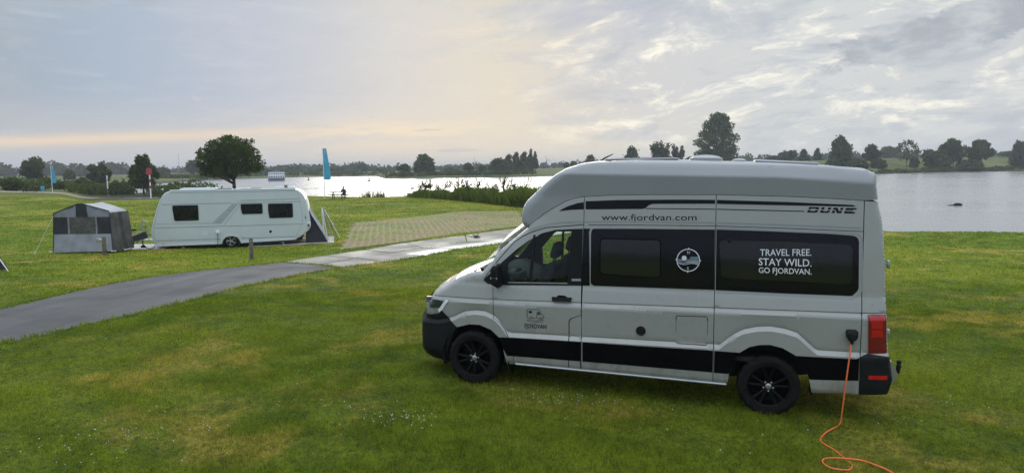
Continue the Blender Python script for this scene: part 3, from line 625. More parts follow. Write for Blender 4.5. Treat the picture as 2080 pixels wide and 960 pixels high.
def f_asph(t, pos):
    c = t.mix(t.ss(t.noise(pos, .9, 5, .6), .3, .7), (.046, .046, .047), (.072, .071, .070)); c = t.mix(t.ss(t.noise(pos, 40., 3, .7), .45, .75, 0, .6), c, (.17, .165, .16))
    mp = t.new('ShaderNodeMapping'); t.put(mp.inputs[0], pos); mp.inputs['Rotation'].default_value = (0, 0, .1); mp.inputs['Scale'].default_value = (1.6, .12, 1)
    c = t.mix(t.ss(t.noise(mp.outputs[0], 1., 4, .6), .42, .62, 0, .65), c, (.036, .036, .037)); c = t.mix(t.ss(t.noise(mp.outputs[0], 1.7, 4, .6, .3), .58, .72, 0, .6), c, (.12, .12, .122))
    c = t.mix(t.ss(t.noise(pos, 14., 4, .7), .60, .74, 0, .55), c, (.030, .030, .030))
    return t.mix(t.ss(t.noise(pos, 2.2, 5, .7), .60, .72, 0, .6), c, (.080, .074, .052))
def f_conc(t, pos):
    c = t.mix(t.ss(t.noise(pos, .8, 5, .6), .3, .7), (.185, .170, .143), (.27, .255, .222)); return t.mix(t.ss(t.noise(pos, 5., 5, .7), .55, .75, 0, .6), c, (.16, .145, .11))
def f_pale(t, pos):
    c = t.mix(t.ss(t.noise(pos, .8, 5, .6), .3, .7), (.48, .465, .42), (.64, .625, .58)); return t.mix(t.ss(t.noise(pos, 5., 5, .7), .58, .78, 0, .6), c, (.30, .28, .22))
M['asphalt'] = surf_mat('asphalt', f_asph, .75, .5, 90., lambda t, p: t.ss(t.noise(p, .5, 4, .6), .35, .7, .6, .85))
M['concrete'] = surf_mat('concrete', f_conc, .8, .3, 40., lambda t, p: t.ss(t.noise(p, .6, 4, .6), .35, .65, .55, .85))
M['concrete_pale'] = surf_mat('pale_concrete', f_pale, .5, .15, 40., lambda t, p: t.ss(t.noise(p, .6, 4, .6), .35, .65, .45, .7))
def ragged(poly, amp, h=.3):
    P_ = resample(poly, h); return [(x+amp*sin(x*7+y*5)*.6+amp*sin(x*2.3-y*3.1)*.7, y+amp*sin(x*5.1-y*6.3)*.6) for x, y in P_]
asph_poly = ragged(ASPH, .07)
sheet('road', asph_poly, M['asphalt'], .006, .4, 'grey asphalt lane leading to the concrete slabs', 'road')
# concrete slab track: two rows of slabs with joints, each slab a low block
def quadslab(a, b, c, d, g=.05):
    P_ = np.array([a, b, c, d], float); ce = P_.mean(0); return [tuple(p+(ce-p)/np.hypot(*(ce-p))*g) for p in P_]
def slabs(name, rows, m, label):
    b = MB()
    for q in rows:
        n = 6; P_ = []
        A_, B_, C_, D_ = [np.array(p) for p in quadslab(*q)]
        top = [(A_+(B_-A_)*u/n)+((D_+(C_-D_)*u/n)-(A_+(B_-A_)*u/n))*v/3 for u in range(n+1) for v in range(4)]
        hz = random.uniform(.012, .028)
        V_ = [(p[0], p[1], float(ground(p[0], p[1]))+hz) for p in top]; F_ = [(u*4+v, (u+1)*4+v, (u+1)*4+v+1, u*4+v+1) for u in range(n) for v in range(3)]
        k = len(V_); rim_ = [u*4 for u in range(n+1)]+[n*4+v for v in range(1, 4)]+[u*4+3 for u in range(n-1, -1, -1)]+[v for v in range(2, 0, -1)]
        V_ += [(V_[q_][0], V_[q_][1], V_[q_][2]-.08) for q_ in rim_]; F_ += [(rim_[q_], rim_[(q_+1) % len(rim_)], k+(q_+1) % len(rim_), k+q_) for q_ in range(len(rim_))]
        b.add(V_, F_)
    return tag(b.build(name, m, None, 30), label, 'path', None, 'structure')
def lerp2(a, b, k): return (a[0]+(b[0]-a[0])*k, a[1]+(b[1]-a[1])*k)
ext = lambda L: [lerp2(L[-1], L[-2], -k*2.) for k in (.45, .9, 1.4)]
SU2, SM2, SL2 = SU+ext(SU), SM+ext(SM), SL+ext(SL)
slabs('concrete_track', [(SU2[i], SU2[i+1], SM2[i+1], SM2[i]) for i in range(len(SU2)-1)], M['concrete'], 'grey concrete slabs laid in a row beside the paved pitch')
half = [(SM2[i], SM2[i+1], lerp2(SM2[i+1], SL2[min(i+1, len(SL2)-1)], .42), lerp2(SM2[i], SL2[i], .42)) for i in range(len(SL2)-1)]
other = [(lerp2(SM2[i], SL2[i], .42), lerp2(SM2[i+1], SL2[i+1], .42), SL2[i+1], SL2[i]) for i in range(len(SL2)-1)]
slabs('concrete_track', [(SM2[i], SM2[i+1], SL2[i+1], SL2[i]) for i in range(2)], M['concrete'], 'grey concrete slabs of the second row beside the lawn')
slabs('concrete_track', half[2:], M['concrete'], 'grey concrete slabs of the second row behind the van')
slabs('concrete_track', other[2:], M['concrete_pale'], 'pale concrete slabs along the lawn edge of the track')
# grass pavers
def f_pav(t, pos):
    g = grass_color(t, pos); p = t.xyz(pos); wob = t.m('MULTIPLY', t.m('SUBTRACT', t.noise(pos, .6, 3, .5), .5), .25)
    u = t.m('ADD', t.m('ADD', t.m('MULTIPLY', p[0], .985), t.m('MULTIPLY', p[1], .174)), wob); v = t.m('SUBTRACT', t.m('MULTIPLY', p[1], .985), t.m('MULTIPLY', p[0], .174))
    fu = t.m('FRACT', t.m('DIVIDE', u, .33)); fv = t.m('FRACT', t.m('DIVIDE', v, .62))
    st = t.m('MULTIPLY', t.m('MULTIPLY', t.ss(fu, .02, .10), t.ss(fu, .42, .32)), t.m('MULTIPLY', t.ss(fv, .02, .08), t.ss(fv, .86, .80)))
    stc = t.mix(t.ss(t.noise(pos, 3., 4, .6), .3, .7), (.19, .165, .10), (.33, .295, .21))
    dryg = t.mix(t.ss(t.noise(pos, .35, 4, .6), .38, .60, .25, .95), g, (.20, .150, .058))
    f = t.m('MULTIPLY', st, t.ss(t.m('ADD', t.noise(pos, .30, 4, .65), t.m('MULTIPLY', t.m('SUBTRACT', p[1], 46.), -.022)), .38, .62, .04, .72))
    return t.mix(f, dryg, stc)
M['paver'] = surf_mat('grass_paver', f_pav, .9, .4, 30.)
pav_poly = ragged(PAV, .12)
sheet('paved_pitch', pav_poly, M['paver'], .012, .6, 'grass paver pitch with pale grid stones and dry grass in the gaps', 'pavement')

# ---------------- grass blades on the near lawn ----------------
def blades(n, r0, r1, hmin, hmax, wd, power=1.6):
    u = RNG.random(n); r = (r0**(2-power)+(r1**(2-power)-r0**(2-power))*u)**(1/(2-power)); a = np.radians(RNG.uniform(-56, 52, n)); x = r*np.sin(a); y = r*np.cos(a)
    k = np.ones(n, bool); P_ = np.stack([x, y], 1)
    slab_all = SU2+SL2[::-1]
    for pl in (asph_poly, slab_all): k &= ~inside(P_, pl)
    pv = inside(P_, pav_poly); k &= ~(pv & (RNG.random(n) < .75))
    x, y, r = x[k], y[k], r[k]; n = len(x); z = ground(x, y)
    # lusher tufts here and there
    tuft = .75+.5*np.clip(np.sin(x*2.1+3*np.sin(y*.9))*np.sin(y*2.7+2*np.sin(x*1.3)), -.6, 1)+.35*(RNG.random(n) < .06)
    h = RNG.uniform(hmin, hmax, n)*tuft; w = wd*(.6+.8*RNG.random(n))*np.maximum(1, r/9)
    th = RNG.uniform(0, 2*pi, n); lean = RNG.uniform(.1, .85, n)*h; la = RNG.uniform(0, 2*pi, n)
    dx, dy = np.cos(th)*w/2, np.sin(th)*w/2; tx, ty = x+np.cos(la)*lean, y+np.sin(la)*lean
    V_ = np.stack([np.stack([x-dx, y-dy, z-.005], 1), np.stack([x+dx, y+dy, z-.005], 1), np.stack([tx, ty, z+h], 1)], 1).reshape(-1, 3)
    return V_
Vb = np.vstack([blades(85000, 4., 15, .05, .085, .006), blades(NBLADE[0], 4., 17, .022, .055, .0065), blades(NBLADE[1], 15, 116, .03, .07, .011, 1.75)])
bo = link('lawn_grass', fast_mesh('lawn_grass', Vb, np.arange(len(Vb)).reshape(-1, 3), 3), M['blade'], None, None); tag(bo, 'short green grass blades covering the lawn', 'grass', None, 'stuff')
# taller tufts along the edges of the road and slabs
def edge_tufts():
    V_ = []
    for pl, dens in ((ASPH, 60), (SU2, 40), (SL2, 40), (SM2[:8], 6)):
        for p in resample(pl, .08, False):
            if p[1] > 50: continue
            for q in range(int(dens*.08*RNG.random()*3)):
                x, y = p[0]+RNG.normal(0, .05), p[1]+RNG.normal(0, .05); z = float(ground(x, y)); h = RNG.uniform(.03, .11); th = RNG.uniform(0, 6.3); w = .014; l_ = h*.5
                V_ += [(x-cos(th)*w, y-sin(th)*w, z), (x+cos(th)*w, y+sin(th)*w, z), (x+RNG.normal(0, l_), y+RNG.normal(0, l_), z+h)]
    for lx, ly in ((3.64, .98), (3.64, .74), (0., .99), (0., .75), (3.64, -.9), (0., -.9)):
        for q in range(150):
            p = Vector((2.48e-2*0, 0, 0)); u = RNG.normal(0, .17); o_ = RNG.normal(0, .05)
            x = 3.241-.95766*(lx+u)-.28682*(ly+o_); y = 8.871+.28691*(lx+u)-.95796*(ly+o_); z = float(ground(x, y)); h = RNG.uniform(.04, .10); th = RNG.uniform(0, 6.3); w = .005
            V_ += [(x-cos(th)*w, y-sin(th)*w, z), (x+cos(th)*w, y+sin(th)*w, z), (x+RNG.normal(0, h*.5), y+RNG.normal(0, h*.5), z+h)]
    return np.array(V_)
Ve = edge_tufts(); tag(link('edge_grass', fast_mesh('edge_grass', Ve, np.arange(len(Ve)).reshape(-1, 3), 3), M['blade'], None, None), 'longer grass tufts along the road edges', 'grass', None, 'stuff')
# white clover heads in loose patches
fl = MB(); cl = [(-1.28, 7.55, .55, .22, 46), (-1.9, 7.7, .9, .3, 14), (-4.05, 7.0, .9, .35, 60), (.42, 8.3, .5, .2, 36), (.95, 8.15, .6, .25, 22), (1.6, 7.9, .5, .3, 10), (-5.7, 11.2, 1.1, .4, 26), (-.6, 10.2, .5, .2, 8), (6.6, 11.2, .7, .5, 26), (5.2, 8.6, 1.2, .5, 14), (-3., 9., 3., 1.6, 24), (2.6, 7.2, 1., .4, 8), (-13.5, 18.5, 1., .4, 12)]
for cx_, cy_, sx_, sy_, n_ in cl:
    for q in range(n_):
        x, y = cx_+random.gauss(0, sx_*.5), cy_+random.gauss(0, sy_*.9); z = float(ground(x, y))+random.uniform(.03, .06); r_ = random.uniform(.005, .010)
        fl.add([(x+r_, y, z), (x-r_, y, z), (x, y+r_, z), (x, y-r_, z), (x, y, z+r_), (x, y, z-r_)], [(0, 2, 4), (2, 1, 4), (1, 3, 4), (3, 0, 4), (2, 0, 5), (1, 2, 5), (3, 1, 5), (0, 3, 5)])
M['clover'] = mat('clover_heads', (.50, .51, .45), .8); tag(fl.build('clover_flowers', M['clover'], None, None), 'small white clover heads scattered in the lawn', 'flowers', None, 'stuff')
# ---------------- the camper van ----------------

van = thing('camper_van', 'light grey high roof camper van with dark windows parked in the foreground', 'camper van')
_F = Vector((-.95766289, .286907, .02379411)); _L = Vector((-.28681927, -.95795844, .00709458)); _U = Vector((.0248292954, -.0000303936, .999691706))
van.matrix_world = Matrix(((_F.x, _L.x, _U.x, 3.24112808), (_F.y, _L.y, _U.y, 8.87103803), (_F.z, _L.z, _U.z, -.08110721), (0, 0, 0, 1)))
VANM = van.matrix_world.copy()

G['bumperF'] = G['nose'][:9]+[(4.40, .855), (4.314, .855), (4.176, .89), (4.144, .934), (3.897, .736), (3.972, .618), (4.017, .458), (4.081, .244)]
G['bumperR'] = [(-.94, .79), (-1.02, .832)]+[p for p in G['rear'] if p[1] < .83]+[(-.961, .36)]
for k_ in ('headlight', 'lamp'): G[k_] = [(x+.085*max(0, min(1, (x-4.15)/.12)), z) for x, z in G[k_]]
fe = [zl, lambda x: zl(x)-.055, lambda x: zl(x)-.004, lambda x: zl(x)+.014, lambda x: zc(x)-.06, lambda x: zc(x)-.005, lambda x: zc(x)+.009, lambda x: zwb(x)-.07, lambda x: zwb(x)-.03, lambda x: np.full_like(x, .37), lambda x: np.full_like(x, .45)]
nose, hood, screen, seam, rear = G['nose'], G['hood'], G['screen'], G['seam'], G['rear']
body = Skin(yvan, [(nose, .13), (hood, [.13]+[.07]*(len(hood)-1)), (screen, .05), (rear, .05)], fe)

def cutx(poly, line, side, gap=.004):       # keep the part of poly in front (+1) or behind (-1) of a near-vertical line
    zs = np.array([p[1] for p in line]); xs = np.array([p[0] for p in line]); o = np.argsort(zs)
    fx = lambda z: np.interp(z, zs[o], xs[o])+side*gap
    P = resample(poly, .02); out = []
    for i in range(len(P)):
        a, b = P[i], P[(i+1) % len(P)]; da = (a[0]-fx(a[1]))*side; db = (b[0]-fx(b[1]))*side
        if da >= 0: out.append(a)
        if (da >= 0) != (db >= 0):
            k = da/(da-db); out.append((a[0]+(b[0]-a[0])*k, a[1]+(b[1]-a[1])*k))
    q = [out[0]]
    for p in out[1:]:
        if abs(p[0]-q[-1][0])+abs(p[1]-q[-1][1]) > 2e-3: q.append(p)
    return q
low_edge = G['bottomR'][:-1]+G['openR']+G['sill']
outline = nose+hood[1:]+screen[1:]+seam[1:]+rear[1:]+G['bottomR'][1:]+G['openR'][1:]+G['sill'][1:]+G['openF'][1:-1]
# dark inner shell behind the panel gaps (open at the cab window)
ish = body.patch('inner_shell', outline, M['dark'], van, off=-.035, rim=0, holes=[G['frame']], use_feats=False, h=.12)
gut = G['gutter']; gz = lambda x: np.interp(x, [p[0] for p in sorted(gut)], [p[1] for p in sorted(gut)])
parts_left = [ish]
# rear corner, rear side panel, middle side panel
rc = cutx(outline, G['seamC'], -1); rest = cutx(outline, G['seamC'], 1)
rq = cutx(rest, G['seamB'], -1); rest = cutx(rest, G['seamB'], 1); mid = cutx(rest, G['seamA'], -1)
parts_left.append(body.patch('rear_corner_panel', rc, M['paint'], van))
prq = body.patch('rear_side_panel', rq, M['paint'], van); parts_left.append(prq)
pmid = body.patch('middle_side_panel', mid, M['paint'], van); parts_left.append(pmid)
# driver's door with its window opening
df, dr = G['doorfront'], G['doorrear']
gfront = [p for p in gut if p[0] > 2.24]
door = [(x-.004, z) for x, z in df]+[(2.378, .318)]+[(x+.004, z) for x, z in reversed(dr[1:-1])]+[(2.242, 2.146)]+[(x-.003, z-.005) for x, z in reversed(gfront[:-1])][:-1]
pdoor = body.patch('driver_door', door, M['paint'], van, holes=[[(x*.985+.0425, z*.985+.0255) for x, z in G['frame']]]); parts_left.append(pdoor)
low = [(2.225, .318)]+[(2.223, .98), (2.233, 1.026)]+[(2.345, .975), (2.374, .943), (2.366, .318)]
parts_left.append(body.patch('lower_pillar_panel', low, M['paint'], van))
# front wing and the pillar panel above the door
wing = nose+hood[1:]+screen[1:3]+[(3.536, 1.388)]+[(x+.004, z) for x, z in df[1:]]+G['openF'][1:-1]
pw = body.patch('front_wing', wing, M['paint'], van); parts_left.append(pw)
pil = screen[2:]+[p for p in seam[1:] if p[0] > 2.245]+[(2.248, 2.497), (2.243, 2.156)]+[(x+.003, z+.005) for x, z in reversed(gfront[:-1])]+[(3.54, 1.392)]
parts_left.append(body.patch('pillar_panel', pil, M['paint'], van))
# rain gutter line along the side
V2, F2 = strokes([[(x, float(gz(x))) for x in np.arange(-.92, 2.23, .05)]], .007); parts_left.append(body.flat('gutter_strip', V2, F2, M['plastic'], van, .0015))
V2, F2 = strokes([[(x, float(gz(x))+.042) for x in np.arange(-.90, 3.0, .05)]], .010); parts_left.append(body.flat('gutter_rail', V2, F2, M['paint_roof'], van, .006))
# black lower film
for k in ('bandF', 'bandM', 'bandR', 'bandQ'): parts_left.append(body.patch('lower_side_film', G[k], M['band'], van, off=.0035, rim=.003, use_feats=False))
parts_left.append(body.patch('rear_sill', G['rearsill'], M['paint'], van, off=.004, rim=.02))
V2, F2 = strokes([[(x, .349) for x in np.arange(.47, 3.08, .05)]], .03)
sl = MB().tube([(x, float(body.y(x, .34)[0])+.004, .326) for x in np.arange(.47, 3.1, .1)], .018, 8); parts_left.append(sl.build('sill_rail', M['alu'], van))
# bumpers and lamps
bf = body.patch('front_bumper', G['bumperF'], M['plastic'], van, off=.010, rim=.02); parts_left.append(bf)
for zz in (.50, .55, .60):
    V2, F2 = strokes([[(4.30, zz+.012), (4.38, zz), (4.45, zz+.01)]], .012); body.flat('bumper_groove', V2, F2, M['dark'], bf, .0135)
br = body.patch('rear_bumper', G['bumperR'], M['plastic'], van, off=.012, rim=.05)
rf = body.patch('reflector', G['reflector'], M['red'], br, off=.020, rim=.01, use_feats=False); parts_left.append(br)
hl = body.patch('headlight', G['headlight'], M['lamp'], van, off=.006, rim=.02, use_feats=False)
body.patch('lamp_reflector', G['lamp'], M['lamp_dark'], hl, off=.009, rim=.004, use_feats=False); body.patch('running_light', G['drl'], M['white'], hl, off=.009, rim=.004, use_feats=False); parts_left.append(hl)
tl = body.patch('tail_light', G['tail'], M['darkred'], van, off=.010, rim=.03, use_feats=False)
for k in ('tailA', 'tailB', 'tailC'): body.patch('red_lens', G[k], M['red'], tl, off=.014, rim=.006, use_feats=False)
parts_left.append(tl)
# window frame, glass and cab trim
fr = body.patch('window_frame', G['frame'], M['plastic'], pdoor, off=.004, rim=.03, holes=[G['glass']], use_feats=False)
body.patch('window_glass', G['glass'], M['glass'], pdoor, off=-.008, rim=0, use_feats=False)
body.patch('quarter_bar', G['quarterbar'], M['plastic'], pdoor, off=.005, rim=.03, use_feats=False)
V2, F2 = strokes([[(2.42, 1.412), (3.2, 1.375)]], .012); body.flat('window_seal', V2, F2, M['alu'], pdoor, .006)
hd = body.patch('door_handle', G['handle'], M['plastic'], pdoor, off=.035, rim=.03, use_feats=False); body.patch('handle_cup', G['cup'], M['band'], pdoor, off=.003, rim=.002, use_feats=False)
parts_left.append(body.patch('door_pillar_cover', G['bpillar'], M['black_gloss'], van, off=.004, rim=.01, use_feats=False))
bd = body.patch('pillar_badge', G['badge'], M['alu'], van, off=.006, rim=.003, use_feats=False); parts_left.append(bd)
# mirror
mp = [(x, z) for x, z in G['mirror']]; mb = MB(); yy = float(body.y(3.30, 1.45)[0])
cx = sum(p[0] for p in mp)/len(mp); cz = sum(p[1] for p in mp)/len(mp)
def loop(sc, y): return [(cx+(x-cx)*sc, y, cz+(z-cz)*sc) for x, z in mp]
n = len(mp); L = [loop(.72, yy+.05), loop(1., yy+.08), loop(1., yy+.19), loop(.9, yy+.235), loop(.6, yy+.25)]
mb.V = [v for l in L for v in l]; mb.F = [(j*n+i, j*n+(i+1) % n, (j+1)*n+(i+1) % n, (j+1)*n+i) for j in range(4) for i in range(n)]+[tuple(range(n)), tuple(range(4*n, 5*n))[::-1]]
mb.box((cx+.01, yy+.04, 1.36), (.10, .12, .05))
mir = mb.build('side_mirror', M['plastic'], pdoor, 40)
MB().box((cx, yy+.215, 1.455), (.085, .07, .018)).build('indicator', M['white'], mir)
# dark glass panels
mg = body.patch('middle_window', G['midglass'], M['black_gloss'], van, off=.004, rim=.008, use_feats=False)
m2 = body.patch('window_seam', [(x, z) for x, z in [(2.148,2.095),(2.137,2.11),(2.11,2.121),(1.546,2.14),(1.546,2.128),(2.112,2.108),(2.136,2.089),(2.145,2.04),(2.129,1.449),(2.117,1.419),(2.086,1.404),(2.086,1.396),(2.121,1.408),(2.138,1.44),(2.155,2.04)]], M['alu'], mg, off=.005, rim=.002, use_feats=False)
pane = body.patch('sliding_pane', G['midpane'], M['pane_gloss'], mg, off=.013, rim=.012, use_feats=False)
V2, F2 = strokes([G['midpane']+[G['midpane'][0]]], .012); body.flat('pane_seal', V2, F2, M['band'], pane, .0138)
rg = body.patch('rear_window', G['rearglass'], M['black_gloss'], van, off=.004, rim=.008, use_feats=False)
rp = body.patch('hinged_pane', G['rearpane'], M['pane_gloss'], rg, off=.020, rim=.018, use_feats=False)
V2, F2 = strokes([G['rearlip']], .018); body.flat('window_lip', V2, F2, M['paint_roof'], prq, .003)
parts_left += [mg, rg]
# black side stripes
for k, nm in (('stripetip', 'side_stripe'), ('stripeA', 'side_stripe'), ('stripeB', 'side_stripe'), ('lineA', 'thin_side_stripe'), ('lineB', 'thin_side_stripe')):
    parts_left.append(body.patch(nm, G[k], M['ink'], van, off=.002, rim=0, use_feats=False))
for o in parts_left: mirrored(o)
# lettering and marks, left side only
def letter(name, txt, key, m, par, off, cap=None, shear=0., bold=0.):
    V, F = text2d(txt, 0, 0, 0, shear, bold); P0, P1, P2 = G[key]
    return body.flat(name, place2d(V, P0, P1, P2, cap), F, m, par, off)
letter('web_address', 'www.fjordvan.com', 'web', M['ink'], van, .003, .74)
letter('slogan_line', 'TRAVEL FREE.', 't1', M['white_film'], rp, .0225, .73, 0, .006); letter('slogan_line', 'STAY WILD.', 't2', M['white_film'], rp, .0225, .73, 0, .006); letter('slogan_line', 'GO FJORDVAN.', 't3', M['white_film'], rp, .0225, .73, 0, .006)
letter('door_lettering', 'FJORDVAN', 'logotxt', M['ink'], pdoor, .003, .73, 0, .012)
# DUNE: wide slanted letters with a slit along the middle
def slant(pl): return [(x+.22*y, y) for x, y in pl]
def bars(*rs): return [slant([(a, b), (c, b), (c, d), (a, d)]) for a, b, c, d in rs]
lt = bars((0,.60,.30,1),(0,0,.30,.42),(.30,.72,.95,1),(.30,0,.95,.28),(.80,.60,1.12,.95),(.80,.06,1.12,.42),
          (1.36,.60,1.68,1),(1.36,.10,1.68,.42),(1.50,0,2.22,.28),(2.06,.60,2.38,1),(2.06,.10,2.38,.42),
          (2.62,.60,2.94,1),(2.62,0,2.94,.42),(3.36,.60,3.66,1),(3.36,0,3.66,.42),
          (3.92,.60,4.22,1),(3.92,0,4.22,.42),(4.2,.72,5.05,1),(4.2,0,5.05,.28),(4.2,.60,4.75,.70),(4.2,.32,4.75,.42))
lt.append(slant([(2.72, 1), (3.02, 1), (3.50, 0), (3.20, 0)]))
Vd = []; Fd = []
for q in lt: Fd.append(tuple(range(len(Vd), len(Vd)+4))); Vd += q
Vd = np.array(Vd); p0, p1, p1b, p2 = [np.array(p) for p in (G['dune'][3], G['dune'][2], G['dune'][1], G['dune'][0])]
u = Vd[:, 0]/5.27; Vd2 = p0+u[:, None]*(p1-p0)+Vd[:, 1][:, None]*(p2-p0)*np.array([0, 1]); body.flat('side_lettering', Vd2, Fd, M['ink'], van, .003)
# compass emblem on the dark middle panel
cc = G['compass'][0]; cr = abs(G['compass'][1][0]-cc[0])*1.0
ring = strokes([circ((0, 0), 1., 48)], .075)
tri = ([], [])
for w in range(4):
    a = w*pi/2; d = np.array([cos(a), sin(a)]); e = np.array([-sin(a), cos(a)])
    tri = join2d(tri, ([tuple(d*1.16), tuple(d*.99+e*.09), tuple(d*.99-e*.09)], [(0, 1, 2)]))
def fitc(V): return np.stack([cc[0]-np.array(V)[:, 0]*cr, cc[1]+np.array(V)[:, 1]*cr], 1)
nV, nF = text2d('N', 0, 0, 0); nV = (nV-nV.mean(0))*.34+np.array([0, .70]); sV, sF = text2d('S', 0, 0, 0); sV = (sV-sV.mean(0))*.34+np.array([0, -.74])
dot = (circ((-.36, .18), .22, 24)[:-1], [tuple(range(24))])
em = join2d(ring, tri, (nV, nF), (sV, sF), dot)
body.flat('compass_emblem', fitc(em[0]), em[1], M['white_film'], mg, .0062)
def wave(y0, y1, x0=-.93, x1=.93, k=6.):
    xs = np.linspace(x0, x1, 26); a = [(x, y0+.05*sin(k*x)) for x in xs]; b = [(x, y1+.05*sin(k*x+.8)) for x in xs[::-1]]; n = 26
    return a+b, [(i, i+1, 51-i-1, 51-i) for i in range(25)]
wv = join2d(wave(.10, -.10, -.93, .93, 3.), wave(-.16, -.30, -.90, .90, 3.5), wave(.30, .12, .15, .92, 2.))
body.flat('compass_waves', fitc(wv[0]), wv[1], M['film_blue'], mg, .0058)
w2 = strokes([[(x, -.34+.07*sin(4*x)) for x in np.linspace(-.85, .85, 24)], [(x, -.14+.05*sin(4*x)) for x in np.linspace(-.2, .9, 20)]], .04)
body.flat('compass_waves', fitc(w2[0]), w2[1], M['white_film'], mg, .0062)
# van drawing above the door lettering (line art)
q = G['logo']
def fitl(V):
    V = np.array(V, float); a, b, c, d = map(np.array, (q[3], q[2], q[1], q[0])); return a+V[:, :1]*(b-a)+V[:, 1:]*(d-a)
art = strokes([[(.02, .42), (.02, .94), (.07, .99), (.70, .99), (.78, .80), (.62, .78)], [(.60, .78), (.58, .32)], [(.74, .80), (.92, .56), (.99, .46), (.98, .33), (.90, .30)], [(.62, .30), (.74, .30)], [(.34, .30), (.58, .32)], [(.02, .42), (.06, .30), (.16, .30)],
               circ((.25, .34), .075, 20), circ((.82, .30), .075, 20), [(x, .14+.035*sin(9*x)) for x in np.linspace(0, 1, 30)], [(x, .02+.035*sin(9*x+1)) for x in np.linspace(.04, .96, 30)]], .030)
art = join2d(art, ([(.12, .70), (.30, .70), (.30, .86), (.12, .86)], [(0, 1, 2, 3)]), ([(.64, .62), (.78, .56), (.80, .60), (.70, .76), (.64, .74)], [(0, 1, 2, 3, 4)]))
body.flat('door_drawing', fitl(art[0]), art[1], M['ink'], pdoor, .003)
# vent, service flap
vx, vz = G['vent'][0]; vy = float(body.y(vx, vz)[0])
MB().lathe([(0, .012), (.030, .012), (.038, .010), (.050, .016), (.058, .010), (.060, -.01)], 28, (vx, vy, vz)).build('gas_vent', M['plastic'], van)
fl = body.patch('service_flap', G['flap'], M['paint'], van, off=.003, rim=.006, use_feats=False)
V2, F2 = strokes([G['flap']+[G['flap'][0]]], .009); body.flat('flap_seam', V2, F2, M['plastic'], fl, .0038)
# front, bonnet, windscreen, rear across the width
k = [i for i, p in enumerate(nose) if p[1] > .80][0]
body.strip('front_bumper_face', nose[:k+1], M['plastic'], van, [.10, .16, .17, .16]); body.strip('radiator_grille', nose[k:], M['plastic'], van, [.16, .14, .12])
body.strip('bonnet', hood, M['paint'], van, [.12, .10, .08, .06]); body.strip('windscreen', screen[1:], M['glass'], van, [.16, .17, .16])
body.strip('rear_doors', rear, M['paint'], van, [.03, .04, .05, .05])
MB().box((3.62, .45, 1.50), (.05, .60, .035)).box((3.66, -.1, 1.51), (.05, .5, .03)).tube([(3.70, .82, 1.475), (3.63, .60, 1.52), (3.60, .2, 1.54)], .012, 6).build('wiper', M['plastic'], van)
# underbody, floor, wheel housings
MB().box((1.9, 0, .46), (2.6, 1.10, .22)).box((3.7, 0, .55), (.9, .9, .3)).box((-.2, 0, .62), (1.9, 1.0, .22)).box((0, 0, .36), (.14, 1.5, .14)).box((1.6, .0, .64), (3.0, 1.86, .05)).box((-.85, 0, .66), (.75, 1.80, .05)).build('underbody', M['dark'], van)
def housing(x, r, a0, a1):
    m_ = MB(); V = []; F = []; n = 20
    for i in range(n+1):
        w = a0+(a1-a0)*i/n
        for yq in (.945, .58): V.append((x+r*cos(w), yq, .36+r*sin(w)*.98))
    F = [(2*i, 2*i+1, 2*i+3, 2*i+2) for i in range(n)]; m_.add(V, F)
    m_.add([(x, .58, .36)]+[V[2*i+1] for i in range(n+1)], [(0, i+1, i+2) for i in range(n)])
    return m_.build('wheel_housing', M['dark'], van)
for h_ in (housing(3.64, .455, -.35, pi+.3), housing(0., .50, -.1, pi-.15)): mirrored(h_)
for mf in (MB().box((-.47, .86, .40), (.015, .20, .22)).build('mud_flap', M['rubber'], van), MB().box((3.17, .86, .30), (.015, .22, .20)).build('mud_flap', M['rubber'], van)): mirrored(mf)
# wheels
def wheel(x, y):
    e = bpy.data.objects.new('wheel', None); COL.objects.link(e); e.parent = van; e.location = (x, y, .352); e.empty_display_size = .1
    tread = lambda j, k: 1. if j not in (3, 4, 5, 6, 7, 8) else (1.0 if (k+(j > 5)*2) % 4 < 2 else .972)
    MB().lathe([(.225, .0), (.242, .035), (.300, .043), (.335, .030), (.352, .012), (.354, -.03), (.354, -.09), (.354, -.11), (.354, -.17), (.350, -.20), (.30, -.235), (.225, -.22)], 88, mod=tread).build('tyre', M['rubber'], e, 25)
    V2_, F2_ = strokes([circ((0, 0), .262, 30, 2.3, 3.6), circ((0, 0), .262, 30, 5.0, 6.4)], .012)
    rm = MB().lathe([(.236, .010), (.232, .026), (.222, .020), (.212, -.03), (.205, -.13), (.12, -.14), (.0, -.14)], 48)
    for i in range(5):
        for dlt in (-.16, .16):
            w = 2*pi*i/5+.3+dlt; w2_ = 2*pi*i/5+.3+dlt*1.45
            a = Vector((.055*cos(w), -.012, .055*sin(w))); b = Vector((.218*cos(w2_), .006, .218*sin(w2_)))
            rm.tube([a, a.lerp(b, .5)+Vector((0, .004, 0)), b], [.021, .016, .019], 6)
    rm.lathe([(.075, -.06), (.075, -.012), (.066, .000), (.0, .002)], 28)
    r_ = rm.build('rim', M['rim'], e, 30)
    MB().lathe([(.034, -.01), (.034, .008), (.028, .012), (0, .013)], 24).build('hub_cap', M['alu'], r_)
    for i in range(5):
        w = 2*pi*i/5+.9; MB().lathe([(.010, -.01), (.010, .010), (.006, .013), (0, .013)], 8, (.056*cos(w), 0, .056*sin(w))).build('wheel_nut', M['alu'], r_)
    return e
w0 = wheel(3.64, .955); w1 = wheel(0., .965); w0.rotation_euler = (0, .4, 0)
for w_ in (w0, w1):
    c = dup(w_, van); c.location.y = -w_.location.y; c.rotation_euler = (0, 0, pi)
